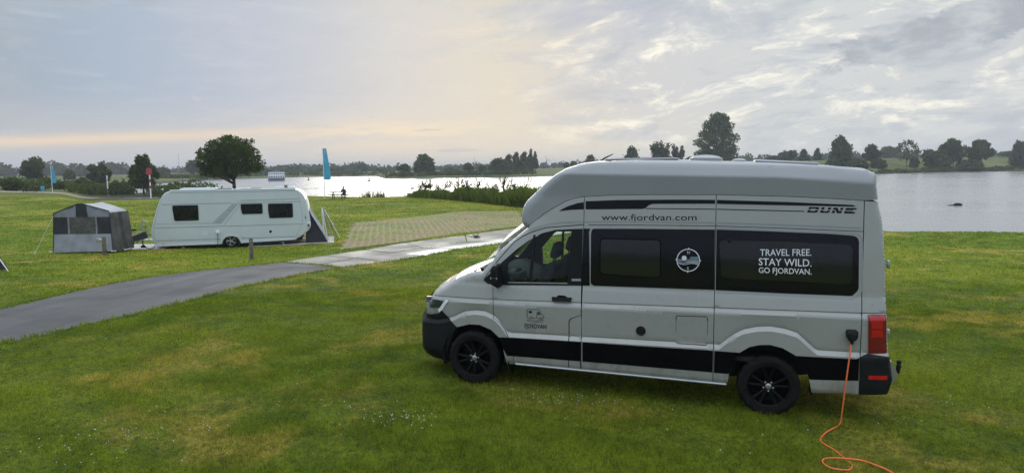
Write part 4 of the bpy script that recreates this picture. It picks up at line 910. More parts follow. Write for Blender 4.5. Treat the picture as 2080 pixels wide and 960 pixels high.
# cab inside: seats, steering wheel, dashboard, bulkhead
def seat(y):
    e = bpy.data.objects.new('seat', None); COL.objects.link(e); e.parent = van; e.location = (2.98, y, .79)
    tilt = Matrix.Rotation(R(-16), 3, 'Y')
    MB().box((.12, 0, .10), (.52, .50, .16), None, .05).box((0.1, 0, -.10), (.40, .42, .26)).build('seat_cushion', M['seat'], e)
    MB().box((-.20, 0, .50), (.14, .50, .66), tilt, .055).box((-.16, .22, .48), (.15, .07, .56), tilt, .03).box((-.16, -.22, .48), (.15, .07, .56), tilt, .03).build('seat_back', M['seat'], e)
    MB().box((-.31, 0, .98), (.11, .28, .22), tilt, .045).tube([(-.27, .06, .80), (-.30, .06, .95)], .008).tube([(-.27, -.06, .80), (-.30, -.06, .95)], .008).build('headrest', M['seat'], e)
    MB().tube([(-.05, .27, .22), (.22, .27, .27)], .03, 8).build('armrest', M['seat'], e)
    MB().box((-.235, .02, .74), (.02, .16, .12), tilt, .008).build('seat_back_print', M['alu'], e)
    return e
seat(.47); seat(-.47)
V = [(3.50, y, z) for y, z in ((-.84, 1.38), (.84, 1.38))]
MB().prism([(3.60, .75), (3.62, 1.44), (3.42, 1.47), (3.20, 1.37), (3.12, 1.25), (3.22, 1.0), (3.25, .75)], -.80, .80).box((3.25, .45, 1.40), (.24, .42, .12), None, .04).build('dashboard', M['interior'], van)
sw = MB(); rot = Matrix.Rotation(R(-62), 3, 'Y')
ringp = [rot @ Vector((.185*cos(w), .185*sin(w), 0))+Vector((3.12, .47, 1.33)) for w in np.linspace(0, 2*pi, 29)]
sw.tube(ringp, .015, 8, False).box((3.13, .47, 1.325), (.05, .12, .12), rot, .02)
for w in (0, pi, -pi/2): sw.tube([Vector((3.12, .47, 1.33)), rot @ Vector((.18*cos(w+pi/2), .18*sin(w+pi/2), 0))+Vector((3.12, .47, 1.33))], .013, 6)
sw.tube([(3.13, .47, 1.32), (3.30, .47, 1.22)], .03, 8); sw.build('steering_wheel', M['plastic'], van)
MB().box((2.05, 0, 1.6), (.03, 1.72, 1.75)).build('bulkhead', M['dark'], van)
MB().box((2.42, 0, 2.12), (.7, 1.60, .02)).build('cab_ceiling', M['interior'], van)
# high roof
cap = G['cap']
def soft(d, w=.022): return np.where(d < -w, 0, np.where(d > w, d, (d+w)**2/(4*w)))
ycap = lambda x, z: .872+.034*np.clip((z-2.50)/.275, 0, 1)-.52*soft(z-(2.778-.055*np.clip(-x, 0, 1)))-1.5*np.clip(z-2.918, 0, .2)-.07*np.clip((x-2.2)/.9, 0, 2)**2.2-.05*np.clip((-.6-x)/.45, 0, 2)**2
kx = [i for i, p in enumerate(cap) if p[0] < 2.0][0]
csil = cap[:kx+1]; ctop = cap[kx:-4]; crear = cap[-5:]
roof = Skin(ycap, [(csil, [.06, .10, .13, .13, .13, .12, .11, .10, .09, .08, .06]+[.04]*(len(csil)-11)), (ctop, .03), (crear, .05)], [(lambda k: lambda x: 2.778-.055*np.clip(-x, 0, 1)+k)(k) for k in (-.022, -.011, 0, .011, .022)])
rpoly = cap+[(x, z+.006) for x, z in reversed(seam)][1:-1]
rs = roof.patch('high_roof_side', rpoly, M['paint_roof'], van, off=0, rim=.05, angle=60); mirrored(rs)
roof.strip('high_roof', cap[1:], M['paint_roof'], van, [.03, .05, .05, .04, .03, .025, .02, .02, .018, .018, .018, .018, .018, .018, .018, .03, .03], 17)
zt = lambda x: float(np.interp(x, [p[0] for p in sorted(ctop)], [p[1] for p in sorted(ctop)]))
def hatch(x0, x1, y0, y1, h, m):
    b = MB(); zc_ = zt((x0+x1)/2)+.004; b.box(((x0+x1)/2, (y0+y1)/2, zc_+h/2), (x1-x0, y1-y0, h), Matrix.Rotation(math.atan2(zt(x0)-zt(x1), x1-x0), 3, 'Y'), min(.02, h*.4)); return b
hatch(1.15, 2.05, .05, .62, .022, 0).build('skylight', M['alu'], van); hatch(1.2, 2.0, .10, .57, .030, 0).build('skylight_pane', M['black_gloss'], van)
hatch(-.45, .25, .0, .60, .030, 0).build('skylight', M['alu'], van); hatch(-.40, .20, .06, .54, .036, 0).build('skylight_pane', M['black_gloss'], van)
MB().lathe([(.21, -.05), (.20, .03), (.15, .055), (.08, .068), (0, .072)], 32, (.82, .30, zt(.82)+.012), 'Z').build('roof_dome', M['paint_roof'], van)
MB().lathe([(.09, -.05), (.085, .02), (.05, .04), (0, .045)], 20, (.42, .20, zt(.42)+.008), 'Z').build('roof_vent', M['paint_roof'], van)
MB().tube([(2.24, -.2, zt(2.24)-.0), (2.18, -.2, zt(2.2)+.05), (2.06, -.2, zt(2.24)+.11)], [.014, .012, .006], 6).build('aerial', M['plastic'], van)
MB().box((-.985, 0, 2.855), (.07, 1.3, .035), None, .012).build('brake_light_bar', M['plastic'], van)
# rear step, tow ball, hinges
MB().prism([(-1.25, .42), (-1.36, .46), (-1.40, .56), (-1.33, .70), (-1.25, .72)], -.72, .72).build('rear_step', M['alu'], van)
th = MB().tube([(-1.25, .25, .42), (-1.44, .25, .44), (-1.50, .25, .47), (-1.51, .25, .56)], .028, 8); th.lathe([(0, -.03), (.022, -.022), (.03, 0), (.022, .022), (0, .03)], 14, (-1.51, .25, .59), 'Z'); th.build('tow_ball', M['plastic'], van)
for zz in (1.83, 1.05): MB().box((-1.205 if zz > 1.5 else -1.25, .80, zz), (.03, .06, .09), None, .008).build('door_hinge', M['alu'], van)

# ---------------- power cable plugged into the van ----------------
cab = thing('power_cable', 'orange electric cable running from a black plug on the grey van down onto the grass', 'cable')
px_, pz_ = -.845, 1.035; py_ = float(body.y(px_, pz_)[0])
pts2 = G['plug']; pb = MB(); n = len(pts2); ccx = sum(p[0] for p in pts2)/n; ccz = sum(p[1] for p in pts2)/n
Ls = [[(ccx+(x-ccx)*s_, py_+d_, ccz+(z-ccz)*s_) for x, z in pts2] for s_, d_ in ((1, .0), (1, .05), (.85, .075), (.5, .085))]
pb.V = [VANM @ Vector(v) for l in Ls for v in l]; pb.F = [(j*n+i, j*n+(i+1) % n, (j+1)*n+(i+1) % n, (j+1)*n+i) for j in range(3) for i in range(n)]+[tuple(range(3*n, 4*n))[::-1]]
pb.build('plug', M['plastic'], cab, 40)
A = VANM @ Vector((-.842, py_+.04, .945)); gq = CABLE
def gl(p, h=.012): return Vector((p[0], p[1], float(ground(p[0], p[1]))+h))
g0 = gl(gq[0]); cps = [A, A.lerp(g0, .12)+Vector((-.015, -.03, -.01)), A.lerp(g0, .45)+Vector((-.02, -.04, -.02)), A.lerp(g0, .8)+Vector((0, -.01, -.02))]+[gl(p, .010+.010*sin(i*1.7)*(i < 8)+.014*(i > 8)) for i, p in enumerate(gq)]
def catmull(P, k=10):
    out = []
    for i in range(len(P)-1):
        a, b, c, d = P[max(i-1, 0)], P[i], P[i+1], P[min(i+2, len(P)-1)]
        for j in range(k):
            q = j/k; out.append(.5*((2*b)+(c-a)*q+(2*a-5*b+4*c-d)*q*q+(3*b-a-3*c+d)*q**3))
    return out+[P[-1]]
MB().tube(catmull(cps), .0085, 8).build('cable', M['orange'], cab, 60)
# ---------------- the white caravan ----------------
M['car_white'] = mat('caravan_white', (.515, .57, .585), .38, 0, .4, .03, 1.2); M['car_trim'] = mat('caravan_trim', (.56, .61, .63), .4, 0, .2, .03)
M['car_grey'] = mat('caravan_decal', (.34, .38, .39), .45); M['car_line'] = mat('caravan_seam', (.19, .21, .22), .6); M['acrylic'] = mat('tinted_acrylic', (.008, .010, .011), .12, 0, 0, .1, spec=.35)
M['mat_floor'] = mat('pale_ground_sheet', (.50, .49, .47), .8, 0, 0, .1, 3); M['tent_grey'] = mat('tent_grey', (.21, .22, .255), .9, 0, 0, .12, 3, .35, 8); M['tent_pale'] = mat('tent_pale', (.29, .30, .345), .9, 0, 0, .10, 2, .4, 6)
M['tent_roof'] = mat('tent_roof', (.37, .38, .385), .85, 0, 0, .08, 2, .3, 6); M['tent_dark'] = mat('tent_dark', (.026, .028, .036), .85, 0, 0, .2, 4); M['tent_side'] = mat('tent_side', (.075, .070, .068), .9, 0, 0, .6, 1.6, .5, 4)
M['mesh_net'] = mat('tent_mesh', (.075, .080, .072), .9, 0, 0, .3, 8); M['wood_post'] = mat('grey_wood', (.135, .115, .085), .9, 0, 0, .3, 7, .4, 40); M['flag_blue'] = mat('flag_blue', (.07, .36, .58), .7, 0, 0, .12, 2); M['dark_wood'] = mat('dark_wood', (.045, .034, .027), .85, 0, 0, .25, 8)
cv = thing('caravan', 'long white touring caravan with three dark side windows parked beside the lane', 'caravan')
CVZ = -.67; cd = Vector((-.97152034, -.23695618, 0)); cl_ = Vector((.23695618, -.97152034, 0))
cv.matrix_world = Matrix(((cd.x, cl_.x, 0, -9.33), (cd.y, cl_.y, 0, 32.6), (0, 0, 1, CVZ), (0, 0, 0, 1)))
co = [(6.757,.168),(6.836,.358),(6.916,.584),(6.938,.695),(6.912,.872),(6.845,1.136),(6.669,1.751),(6.574,2.014),(6.481,2.232),(6.39,2.407),(6.282,2.529),(6.178,2.588),(6.075,2.613),(3.44,2.615),(.763,2.608),(.587,2.577),(.437,2.473),(.332,2.31),(.251,2.1),(.175,1.775),(.12,1.448),(.076,1.075),(.084,.842),(.17,.695),(.493,.435),(.765,.282),(1.823,.249),(3.16,.22)]
arch = [(3.189,.215),(3.238,.344),(3.326,.462),(3.473,.517),(3.664,.523),(3.815,.478),(3.926,.368),(3.985,.20)]
yc = lambda x, z: -.02*np.clip((.5-z)/.3, 0, 1)+0*x
cs = Skin(yc, [(co[:13], .06), (co[12:26], .05)])
side = cs.patch('side_wall', co+arch+[(5.237, .175)], M['car_white'], cv, rim=.03, h=.15)
W2 = 2.26
for nm_, pts_, b_ in (('front_wall', co[:13], [.0, .03, .03]), ('roof', co[12:16], [.03, .03]), ('rear_wall', co[15:26], [.03, .03, .02])):
    q = np.array(resample(pts_, .08, False)); ye = cs.y(q[:, 0], q[:, 1]); V = []; n = 9
    d = np.gradient(q, axis=0); d /= np.hypot(d[:, 0], d[:, 1])[:, None]
    for i in range(len(q)):
        for t_ in np.linspace(0, 1, n):
            yy = ye[i]+(-W2-2*ye[i])*t_; bb = b_[0]*(1-(2*t_-1)**2); V.append((q[i, 0]+d[i, 1]*bb, yy, q[i, 1]-d[i, 0]*bb))
    mesh(nm_, V, [(i*n+j, (i+1)*n+j, (i+1)*n+j+1, i*n+j+1) for i in range(len(q)-1) for j in range(n-1)], M['car_white'], cv, 40)
o = side.copy(); COL.objects.link(o); o.scale = (1, -1, 1); o.location = (0, -W2, 0)
def cline(nm, pts, w, m, off=.004): V2, F2 = strokes([resample(pts, .2, False)], w); return cs.flat(nm, V2, F2, m, cv, off)
for pts in ([(6.439,2.035),(3.467,2.035)],[(3.212,2.035),(.50,2.045)],[(6.752,.998),(.42,1.0)],[(6.229,2.536),(.611,2.541)],[(6.723,.421),(4.051,.418)],[(3.178,.425),(.804,.413)]): cline('seam_strip', pts, .022, M['car_line'])
cline('edge_trim', [(.70,2.56),(.611,2.52),(.534,2.245),(.47,1.6),(.44,1.225),(.449,.993),(.521,.855),(.783,.399)], .02, M['car_grey'])
cline('front_trim', [(6.18,2.55),(6.36,2.36),(6.50,2.05),(6.70,1.40),(6.80,1.0),(6.80,.6),(6.70,.25)], .02, M['car_grey'])
cline('decal_stripe', [(6.742,1.177),(4.394,1.154)], .028, M['car_grey'])
cs.patch('decal_stripe', [(4.395,1.127),(3.975,1.114),(3.191,2.018),(3.445,2.024)], M['car_grey'], cv, .003, rim=0, use_feats=False)
cline('decal_stripe', [(3.86,1.06),(3.10,2.0)], .03, M['car_grey'])
cs.patch('decal_stripe', [(3.442,2.105),(3.1,2.134),(3.099,2.161),(1.35,2.179),(.558,2.19),(.551,2.144),(3.207,2.118)], M['car_grey'], cv, .003, rim=0, use_feats=False)
for q in ([(5.945,1.986),(4.936,1.985),(4.913,1.958),(4.911,1.348),(4.93,1.299),(5.88,1.295),(5.927,1.323),(5.98,1.867),(5.975,1.956)],[(3.086,1.988),(2.205,1.991),(2.172,1.959),(2.175,1.571),(2.21,1.526),(3.021,1.524),(3.063,1.552),(3.111,1.798),(3.104,1.957)],[(1.903,1.98),(.876,1.975),(.846,1.943),(.850,1.352),(.885,1.321),(1.862,1.313),(1.896,1.343),(1.933,1.679),(1.926,1.953)]):
    w_ = cs.patch('window', q, M['plastic'], cv, .025, rim=.025, use_feats=False, h=0)
    cx_ = sum(p[0] for p in q)/len(q); cz_ = sum(p[1] for p in q)/len(q)
    cs.patch('pane', [(cx_+(x-cx_)*.90, cz_+(z-cz_)*.84) for x, z in q], M['acrylic'], w_, .031, rim=.005, use_feats=False, h=0)
# skirt rail, arch flare, wheel, lamps, sockets
V2, F2 = strokes([[(3.10,.20),(3.16,.36),(3.27,.52),(3.45,.59),(3.68,.60),(3.85,.54),(3.98,.40),(4.05,.20)]], .10); cs.flat('wheel_arch', V2, F2, M['car_trim'], cv, .022)
MB().prism([(6.78,.18),(6.80,.26),(4.06,.27),(4.06,.19)], -.03, .02).prism([(3.10,.21),(3.10,.29),(1.8,.33),(.80,.36),(.78,.28),(1.82,.25)], -.03, .02).build('skirt_rail', M['car_trim'], cv)
we = bpy.data.objects.new('wheel', None); COL.objects.link(we); we.parent = cv; we.location = (3.60, -.04, .315)
MB().lathe([(.215, .0), (.235, .02), (.295, .015), (.318, -.03), (.318, -.17), (.29, -.2), (.2, -.2)], 40).build('tyre', M['rubber'], we, 30)
rm = MB().lathe([(.222, .005), (.212, .012), (.205, -.03), (.12, -.06), (0, -.06)], 32).lathe([(.06, -.05), (.055, .0), (0, .004)], 16)
for i in range(5):
    for dl in (-.14, .14):
        w = 2*pi*i/5+dl; rm.tube([(.05*cos(w), -.01, .05*sin(w)), (.21*cos(w*1.0), .002, .21*sin(w))], [.018, .015], 5)
rm.build('rim', M['alu'], we, 30)
w2_ = dup(we, cv); w2_.location = (3.60, -W2+.04, .315); w2_.rotation_euler = (0, 0, pi)
MB().box((3.5, -W2/2, .30), (6.0, W2-.5, .10)).box((6.7, -W2/2, .34), (.5, .8, .08)).build('chassis', M['dark'], cv)
MB().box((3.58, -.32, .40), (.80, .50, .55)).build('wheel_box', M['dark'], cv)
rl = MB().box((.155, .005, .98), (.17, .10, .20), None, .03).build('tail_light', M['car_trim'], cv); MB().box((.17, .06, .95), (.09, .02, .10), None, .008).build('lens', M['darkred'], rl)
MB().box((.30, .012, 1.27), (.05, .02, .03)).box((.30, .012, 1.34), (.05, .02, .03)).build('side_marker', M['plastic'], cv)
MB().lathe([(0, .012), (.05, .014), (.062, 0)], 18, (1.87, 0, .689)).build('gas_vent', M['plastic'], cv)
MB().box((4.141, .03, .74), (.17, .06, .15), None, .02).build('socket_cover', M['white'], cv); MB().tube([(4.141, .05, .66), (4.15, .06, .4), (4.16, .1, .05)], .012, 6).build('supply_cable', M['dark'], cv)
cs.patch('service_door', [(4.82,.80),(4.60,.80),(4.60,.60),(4.82,.60)], M['car_trim'], cv, .008, rim=.006, use_feats=False, h=0)
MB().box((6.45, .012, .30), (.09, .01, .03)).build('side_reflector', M['orange'], cv)
# roof things
MB().box((5.0, -1., 2.68), (1.5, .9, .10), None, .04).build('air_conditioner', M['car_trim'], cv); MB().box((4.0, -.9, 2.66), (.9, .6, .05), None, .015).build('solar_panel', M['black_gloss'], cv)
MB().box((3.1, -1., 2.66), (.6, .6, .06), None, .02).build('roof_hatch', M['car_trim'], cv); MB().box((2.7, -1., 2.65), (.9, .7, .04), None, .01).build('solar_panel', M['black_gloss'], cv)
MB().box((1.25, -1., 2.68), (.95, .7, .09), None, .03).build('roof_hatch', M['car_trim'], cv); MB().box((1.15, -.6, 2.76), (.14, .14, .10), None, .02).build('roof_vent', M['wood_post'], cv)
MB().tube([(.70, -.02, 2.63), (6.05, -.02, 2.64)], .035, 8).build('awning_rail', M['car_trim'], cv)
# drawbar, jockey wheel, steadies
MB().tube([(6.6, -W2/2+.45, .38), (7.75, -W2/2, .42)], .035, 6).tube([(6.6, -W2/2-.45, .38), (7.75, -W2/2, .42)], .035, 6).box((7.85, -W2/2, .45), (.25, .10, .10), None, .02).build('drawbar', M['white'], cv)
jw = MB().tube([(7.40, -.55, .18), (7.40, -.55, 1.25), (7.32, -.55, 1.32), (7.18, -.55, 1.25), (7.16, -.55, .75)], .028, 8).build('jockey_post', M['alu'], cv); MB().lathe([(0, -.04), (.10, -.04), (.11, 0), (.10, .04), (0, .04)], 16, (7.40, -.55, .11)).build('jockey_wheel', M['rubber'], jw)
for x in (1.35, 5.7): MB().tube([(x+.25, -.25, .30), (x-.1, -.12, .03)], .022, 6).tube([(x-.25, -.25, .30), (x+.05, -.14, .12)], .015, 6).box((x-.1, -.12, .02), (.16, .12, .03)).build('corner_steady', M['alu'], cv)
bx_ = thing('storage_crate', 'grey plastic crate under the white caravan behind its wheel', 'crate'); p = cv.matrix_world @ Vector((2.55, -.5, 0)); bx_.location = (p.x, p.y, float(ground(p.x, p.y))); bx_.rotation_euler = (0, 0, math.atan2(cd.y, cd.x))
MB().box((0, 0, .12), (.44, .34, .24), None, .015).box((0, 0, .225), (.47, .37, .035), None, .01).build('crate_body', mat('crate_grey', (.09, .10, .12), .6), bx_)

# bicycle leaning at the drawbar, under a dark cover
bk = thing('bicycle', 'bicycle with a black saddle cover standing between the tent and the white caravan', 'bicycle', (-16.45, 30.6, float(ground(-16.45, 30.6))), .75)
for x in (-.48, .48): MB().lathe([(.30, -.02), (.325, -.012), (.33, 0), (.325, .012), (.30, .02), (.30, -.02)], 28, (x, 0, .33)).build('wheel', M['rubber'], bk)
MB().tube([(-.48, 0, .33), (-.05, 0, .30), (.34, 0, .78), (-.14, 0, .80), (-.05, 0, .30)], .018, 6).tube([(-.48, 0, .33), (-.14, 0, .80)], .014, 6).tube([(.48, 0, .33), (.32, 0, .92)], .018, 6).build('frame', M['alu'], bk)
MB().box((-.17, 0, .90), (.26, .16, .07), None, .03).tube([(-.14, 0, .78), (-.16, 0, .90)], .015, 6).build('saddle', M['plastic'], bk); MB().tube([(.30, -.28, 1.0), (.32, -.05, 1.0), (.32, .05, 1.0), (.30, .28, 1.0)], .014, 6).tube([(.32, 0, .9), (.32, 0, 1.0)], .016, 6).build('handlebar', M['plastic'], bk)
MB().prism([(-.55, .42), (-.1, .40), (.38, .50), (.30, .80), (.10, .72), (-.20, .62), (-.45, .52)], -.10, .10).build('bike_cover', M['tent_dark'], bk)

# awning leaning off the rear of the caravan and the pale ground sheet
gs = thing('ground_sheet', 'pale ground sheet lying under the rear end of the white caravan', 'ground sheet', (0, 0, 0))
def at_c(x, y, z=None):
    p = cv.matrix_world @ Vector((x, y, 0)); return Vector((p.x, p.y, float(ground(p.x, p.y))+(z or 0)))
V = [at_c(x, y, .02) for x in np.linspace(-.95, 2.9, 9) for y in np.linspace(-2.4, .12, 5)]; F = [(i*5+j, (i+1)*5+j, (i+1)*5+j+1, i*5+j+1) for i in range(8) for j in range(4)]
mesh('sheet', V, F, M['mat_floor'], gs, None)
V = [at_c(x, y, .02) for x in np.linspace(6.4, 8.6, 5) for y in np.linspace(-2.0, .1, 5)]; F = [(i*5+j, (i+1)*5+j, (i+1)*5+j+1, i*5+j+1) for i in range(4) for j in range(4)]
gs2 = thing('ground_sheet', 'pale ground sheet under the drawbar between the tent and the white caravan', 'ground sheet', (0, 0, 0)); mesh('sheet', V, F, M['mat_floor'], gs2, None)
aw = thing('rear_awning', 'dark awning flap sloping from the rear of the white caravan to its ground sheet', 'awning')
def cvp(x, y, z): return cv.matrix_world @ Vector((x, y, z))
prof_ = [(.14, 1.62), (.00, 1.35), (-.22, .95), (-.45, .55), (-.68, .10)]
V = [cvp(x+.02*sin(y*9), y, z) for x, z in prof_ for y in np.linspace(-.15, -2.2, 9)]; mesh('sloping_panel', V, [(i*9+j, i*9+j+1, (i+1)*9+j+1, (i+1)*9+j) for i in range(4) for j in range(8)], M['tent_grey'], aw, 60)
mesh('dark_gable', [cvp(x, -.16, z) for x, z in prof_]+[cvp(.35, -.16, .10), cvp(.30, -.16, .75), cvp(.10, -.16, .95)], [tuple(range(8))], M['tent_dark'], aw, None)
MB().tube([cvp(x-.01, -.13, z) for x, z in prof_], .022, 6).build('awning_pole', M['alu'], aw); MB().tube([cvp(.05, -.1, 1.45), cvp(-.45, .0, .75), cvp(-.62, .0, .45)], .012, 5).build('guy_rope', M['white'], aw)
wb = thing('folding_windbreak', 'white framed folding panel standing on the lawn behind the white caravan', 'windbreak', (-9.15, 34.0, float(ground(-9.15, 34.))))
fr_ = MB()
for a, b in (((0, 0, 0), (-.06, 0, 1.55)), ((.16, -.1, 0), (-.06, 0, 1.55)), ((.30, .5, 0), (-.02, .1, 1.45)), ((.62, .5, 0), (.02, .1, 1.45)), ((.30, .5, .75), (.35, .5, .75))): fr_.tube([a, b], .022, 6)
fr_.build('frame', M['white'], wb); mesh('net_panel', [(0, .02, .05), (-.06, .02, 1.5), (.02, .1, 1.45), (.60, .5, .10)], [(0, 1, 2, 3)], glass_mat('thin_net', (.72, .75, .72), .6), wb, None)
MB().tube([(-.02, 0, .02), (-.075, 0, 1.53)], .045, 6).build('edge_post', M['white'], wb)

# ---------------- grey tent left of the caravan ----------------
tn = thing('tent', 'grey and black gabled awning tent standing left of the white caravan', 'tent', (-18.85, 28.9, -.45))
to = [(-.238,-.02),(-.17,.731),(-.105,1.439),(-.105,1.609),(.92,1.989),(1.09,1.995),(2.171,1.687),(2.217,1.606),(2.222,1.436),(2.235,.731),(2.252,0)]
def tpanel(nm, pts, m, dy=0., h=.1):
    """front cloth with soft sag and folds"""
    B = resample(pts, h); lo = np.min(pts, 0); hi = np.max(pts, 0); gx, gz = np.meshgrid(np.arange(lo[0]+.05, hi[0], h), np.arange(lo[1]+.05, hi[1], h)); P_ = np.stack([gx.ravel(), gz.ravel()], 1); bp = np.array(B)
    P_ = P_[inside(P_, pts)] if len(P_) else P_; P_ = np.array([p for p in P_ if np.hypot(*(bp-p).T).min() > .04]).reshape(-1, 2); al = list(B)+[tuple(p) for p in P_]
    r = delaunay_2d_cdt([Vector(p) for p in al], [(q, (q+1) % len(B)) for q in range(len(B))], [], 0, 1e-5); V2 = np.array([tuple(v) for v in r[0]]); T = np.array([f[:3] for f in r[2]]); T = T[inside(V2[T].mean(1), pts)]
    a = V2[T[:, 1]]-V2[T[:, 0]]; b = V2[T[:, 2]]-V2[T[:, 0]]; f_ = (a[:, 0]*b[:, 1]-a[:, 1]*b[:, 0]) < 0; T[f_] = T[f_][:, ::-1]
    return mesh(nm, [(p[0], dy+.022*sin(p[0]*5.2+p[1]*3)*sin(p[1]*4.1)+.012*sin(p[0]*13-p[1]*7), p[1]) for p in V2], [tuple(int(q) for q in f) for f in T], m, tn, 60)
tpanel('gable_cloth', [(-.105,1.439),(-.105,1.609),(.84,1.958),(.80,1.437)], M['tent_grey']); tpanel('gable_cloth', [(1.30,1.437),(1.275,1.938),(2.171,1.687),(2.217,1.606),(2.222,1.436)], M['tent_grey'])
tpanel('gable_stripe', [(.80,1.437),(.84,1.958),(.92,1.989),(1.09,1.995),(1.275,1.938),(1.30,1.437)], M['tent_dark'])
tpanel('window_cloth', [(-.17,.731),(-.105,1.439),(.45,1.438),(.43,.731)], M['tent_dark']); tpanel('window_cloth', [(1.65,.731),(1.66,1.437),(2.222,1.436),(2.235,.731)], M['tent_dark'])
tpanel('seam_band', [(.43,.731),(.45,1.438),(.52,1.438),(.50,.731)], M['tent_grey']); tpanel('seam_band', [(1.58,.731),(1.60,1.437),(1.66,1.437),(1.65,.731)], M['tent_grey'])
tpanel('mesh_window', [(.50,.731),(.52,1.438),(1.60,1.437),(1.58,.731)], M['mesh_net']); tpanel('skirt_cloth', [(-.238,-.02),(-.17,.731),(2.235,.731),(2.252,0)], M['tent_pale'])
rb = [(.10,1.4,1.62),(1.15,1.4,1.985),(2.14,1.4,1.64)]
V = []; n = 8
for i in range(n):
    t_ = i/(n-1)
    for (a, b, c_), (d_, e_, f_) in zip([(-.105,0,1.612),(.42,0,1.81),(1.0,0,2.0),(1.6,0,1.855),(2.171,0,1.69),(2.217,0,1.606)], [(.0,1.4,1.60),(.55,1.4,1.80),(1.10,1.4,1.99),(1.65,1.4,1.83),(2.12,1.4,1.66),(2.16,1.4,1.60)]):
        V.append((a+(d_-a)*t_, b+(e_-b)*t_-.02, c_+(f_-c_)*t_-.035*sin(pi*t_)))
mesh('roof_cloth', V, [(i*6+j, i*6+j+1, (i+1)*6+j+1, (i+1)*6+j) for i in range(n-1) for j in range(5)], M['tent_roof'], tn, 40)
V = []; nz = 12; ny = 22
for i in range(ny):
    t_ = i/(ny-1)
    for j in range(nz):
        q = j/(nz-1); fold = .055*sin(t_*21+q*2.2)*(1-.55*q)*sin(pi*min(1, t_*1.02+.01)); V.append((2.217+.035*(1-q)+fold+(.13*t_*(1-q)), 1.4*t_, 1.606*q+(.0)*(1-q)))
mesh('side_cloth', V, [(i*nz+j, (i+1)*nz+j, (i+1)*nz+j+1, i*nz+j+1) for i in range(ny-1) for j in range(nz-1)], M['tent_side'], tn, 70)
mesh('far_cloth', [(-.238,0,-.02),(-.105,0,1.609),(0,1.4,1.6),(-.1,1.4,0),(2.35,1.4,0),(2.16,1.4,1.6),(1.1,1.4,1.98)], [(0,1,2,3),(3,2,6,5,4)], M['tent_grey'], tn, None)
V2 = [(-.105,0,1.61),(.92,0,1.99),(1.09,0,1.996),(2.171,0,1.69),(2.217,0,1.60),(2.252,0,0)]; MB().tube([(x, -.012, z) for x, y, z in V2], .018, 5).tube([(-.238,-.01,0),(-.105,-.01,1.61)], .015, 5).build('edge_binding', M['tent_dark'], tn)
MB().tube([(-.1, -.03, 1.5), (-.75, -.35, .02)], .006, 4).tube([(-.75, -.35, .08), (-.78, -.36, -.03)], .012, 4).build('guy_rope', M['white'], tn)
MB().box((-.3, -.06, .02), (.12, .04, .03)).box((2.3, -.05, .02), (.2, .05, .03)).box((2.55, .4, .02), (.12, .04, .04)).build('tent_peg', M['white'], tn)
tc = thing('awning_corner', 'corner of a neighbouring awning with a sloping pole at the left edge', 'awning', (-17.05, 22.5, float(ground(-17.05, 22.5))), 0)
MB().tube([(.75, -.1, 0), (.10, .0, .95), (-.6, 0, 1.9)], .018, 6).tube([(.45, -.2, .05), (-.1, -.1, .85)], .008, 5).build('pole', M['alu'], tc)
mesh('flap', [(.70, .0, .04), (.42, .05, .45), (.05, .1, .90), (-.2, .1, .55), (.1, .1, .25), (.3, .1, .03)], [(0, 1, 2, 3, 4, 5)], M['tent_dark'], tc, None); MB().box((-.15, -.25, .03), (.9, .5, .04), None, .01).build('ground_mat', M['tent_pale'], tc)

# ---------------- posts, flags, picnic table, river things ----------------
def post(x, y, h, lab, tap):
    z = float(ground(x, y)); e = thing('wooden_post', lab, 'post', (x, y, z), .3, 'wooden hookup posts by the lane')
    MB().box((0, 0, h/2-.1), (.135, .135, h+.2), None, .02).build('post_shaft', M['wood_post'], e)
    MB().prism([(-.075, h-.004), (.075, h-.004), (.05, h+.03), (-.05, h+.03)], -.07, .07).build('post_cap', M['wood_post'], e)
    if tap:
        MB().box((-.12, -.04, h-.10), (.14, .10, .12), None, .02).tube([(-.06, -.05, h-.05), (-.22, -.08, h-.02), (-.26, -.08, h-.16)], .022, 6).build('tap_box', M['alu'], e)
        MB().tube([(.07, -.05, h-.5), (.16, -.1, h-.75), (.35, -.12, .01)], .014, 5).build('hose', M['dark'], e)
post(-9.57, 25.5, .76, 'weathered wooden post on the grass in front of the caravan wheel', False); post(-16.25, 27.7, .72, 'wooden post with a tap standing in front of the grey tent', True)
def flagpole(x, y, h, lab, z1, z0, w):
    z = float(ground(x, y)); e = thing('flagpole', lab, 'flag', (x, y, z), 0, 'blue banner flags on the lawn'); MB().tube([(0, 0, -.1), (-.04*h/6, 0, h*.5), (-.04*h/3, 0, h)], [.045, .035, .025], 8).build('pole', M['white'], e)
    V = []; n = 16
    for i in range(n):
        q = i/(n-1); zz = z1+(z0-z1)*q; wq = w*(.55+.45*q**.8) if q < .95 else w*.88
        for j in range(6): s_ = j/5; V.append((-.04*zz/3+.03+wq*s_, .10*sin(s_*4+q*5)*s_, zz-.05*s_*(q > .9)))
    mesh('banner', V, [(i*6+j, i*6+j+1, (i+1)*6+j+1, (i+1)*6+j) for i in range(n-1) for j in range(5)], M['flag_blue'], e, 60)
    fl2 = MB()
    for k_, q in enumerate((.06, .11, .16)): fl2.box((-.04*z1/3+.30, -.06, z1-(z1-z0)*q), (.18, .01, .05))
    fl2.build('banner_mark', M['white'], e)
flagpole(-21.34, 80., 5.75, 'tall blue banner flag on a white pole at the water beside the picnic table', 5.65, 2.15, .76); flagpole(-65.5, 100., 4.1, 'distant blue banner flag on a pole at the far left lawn edge', 4.0, 1.6, .6)
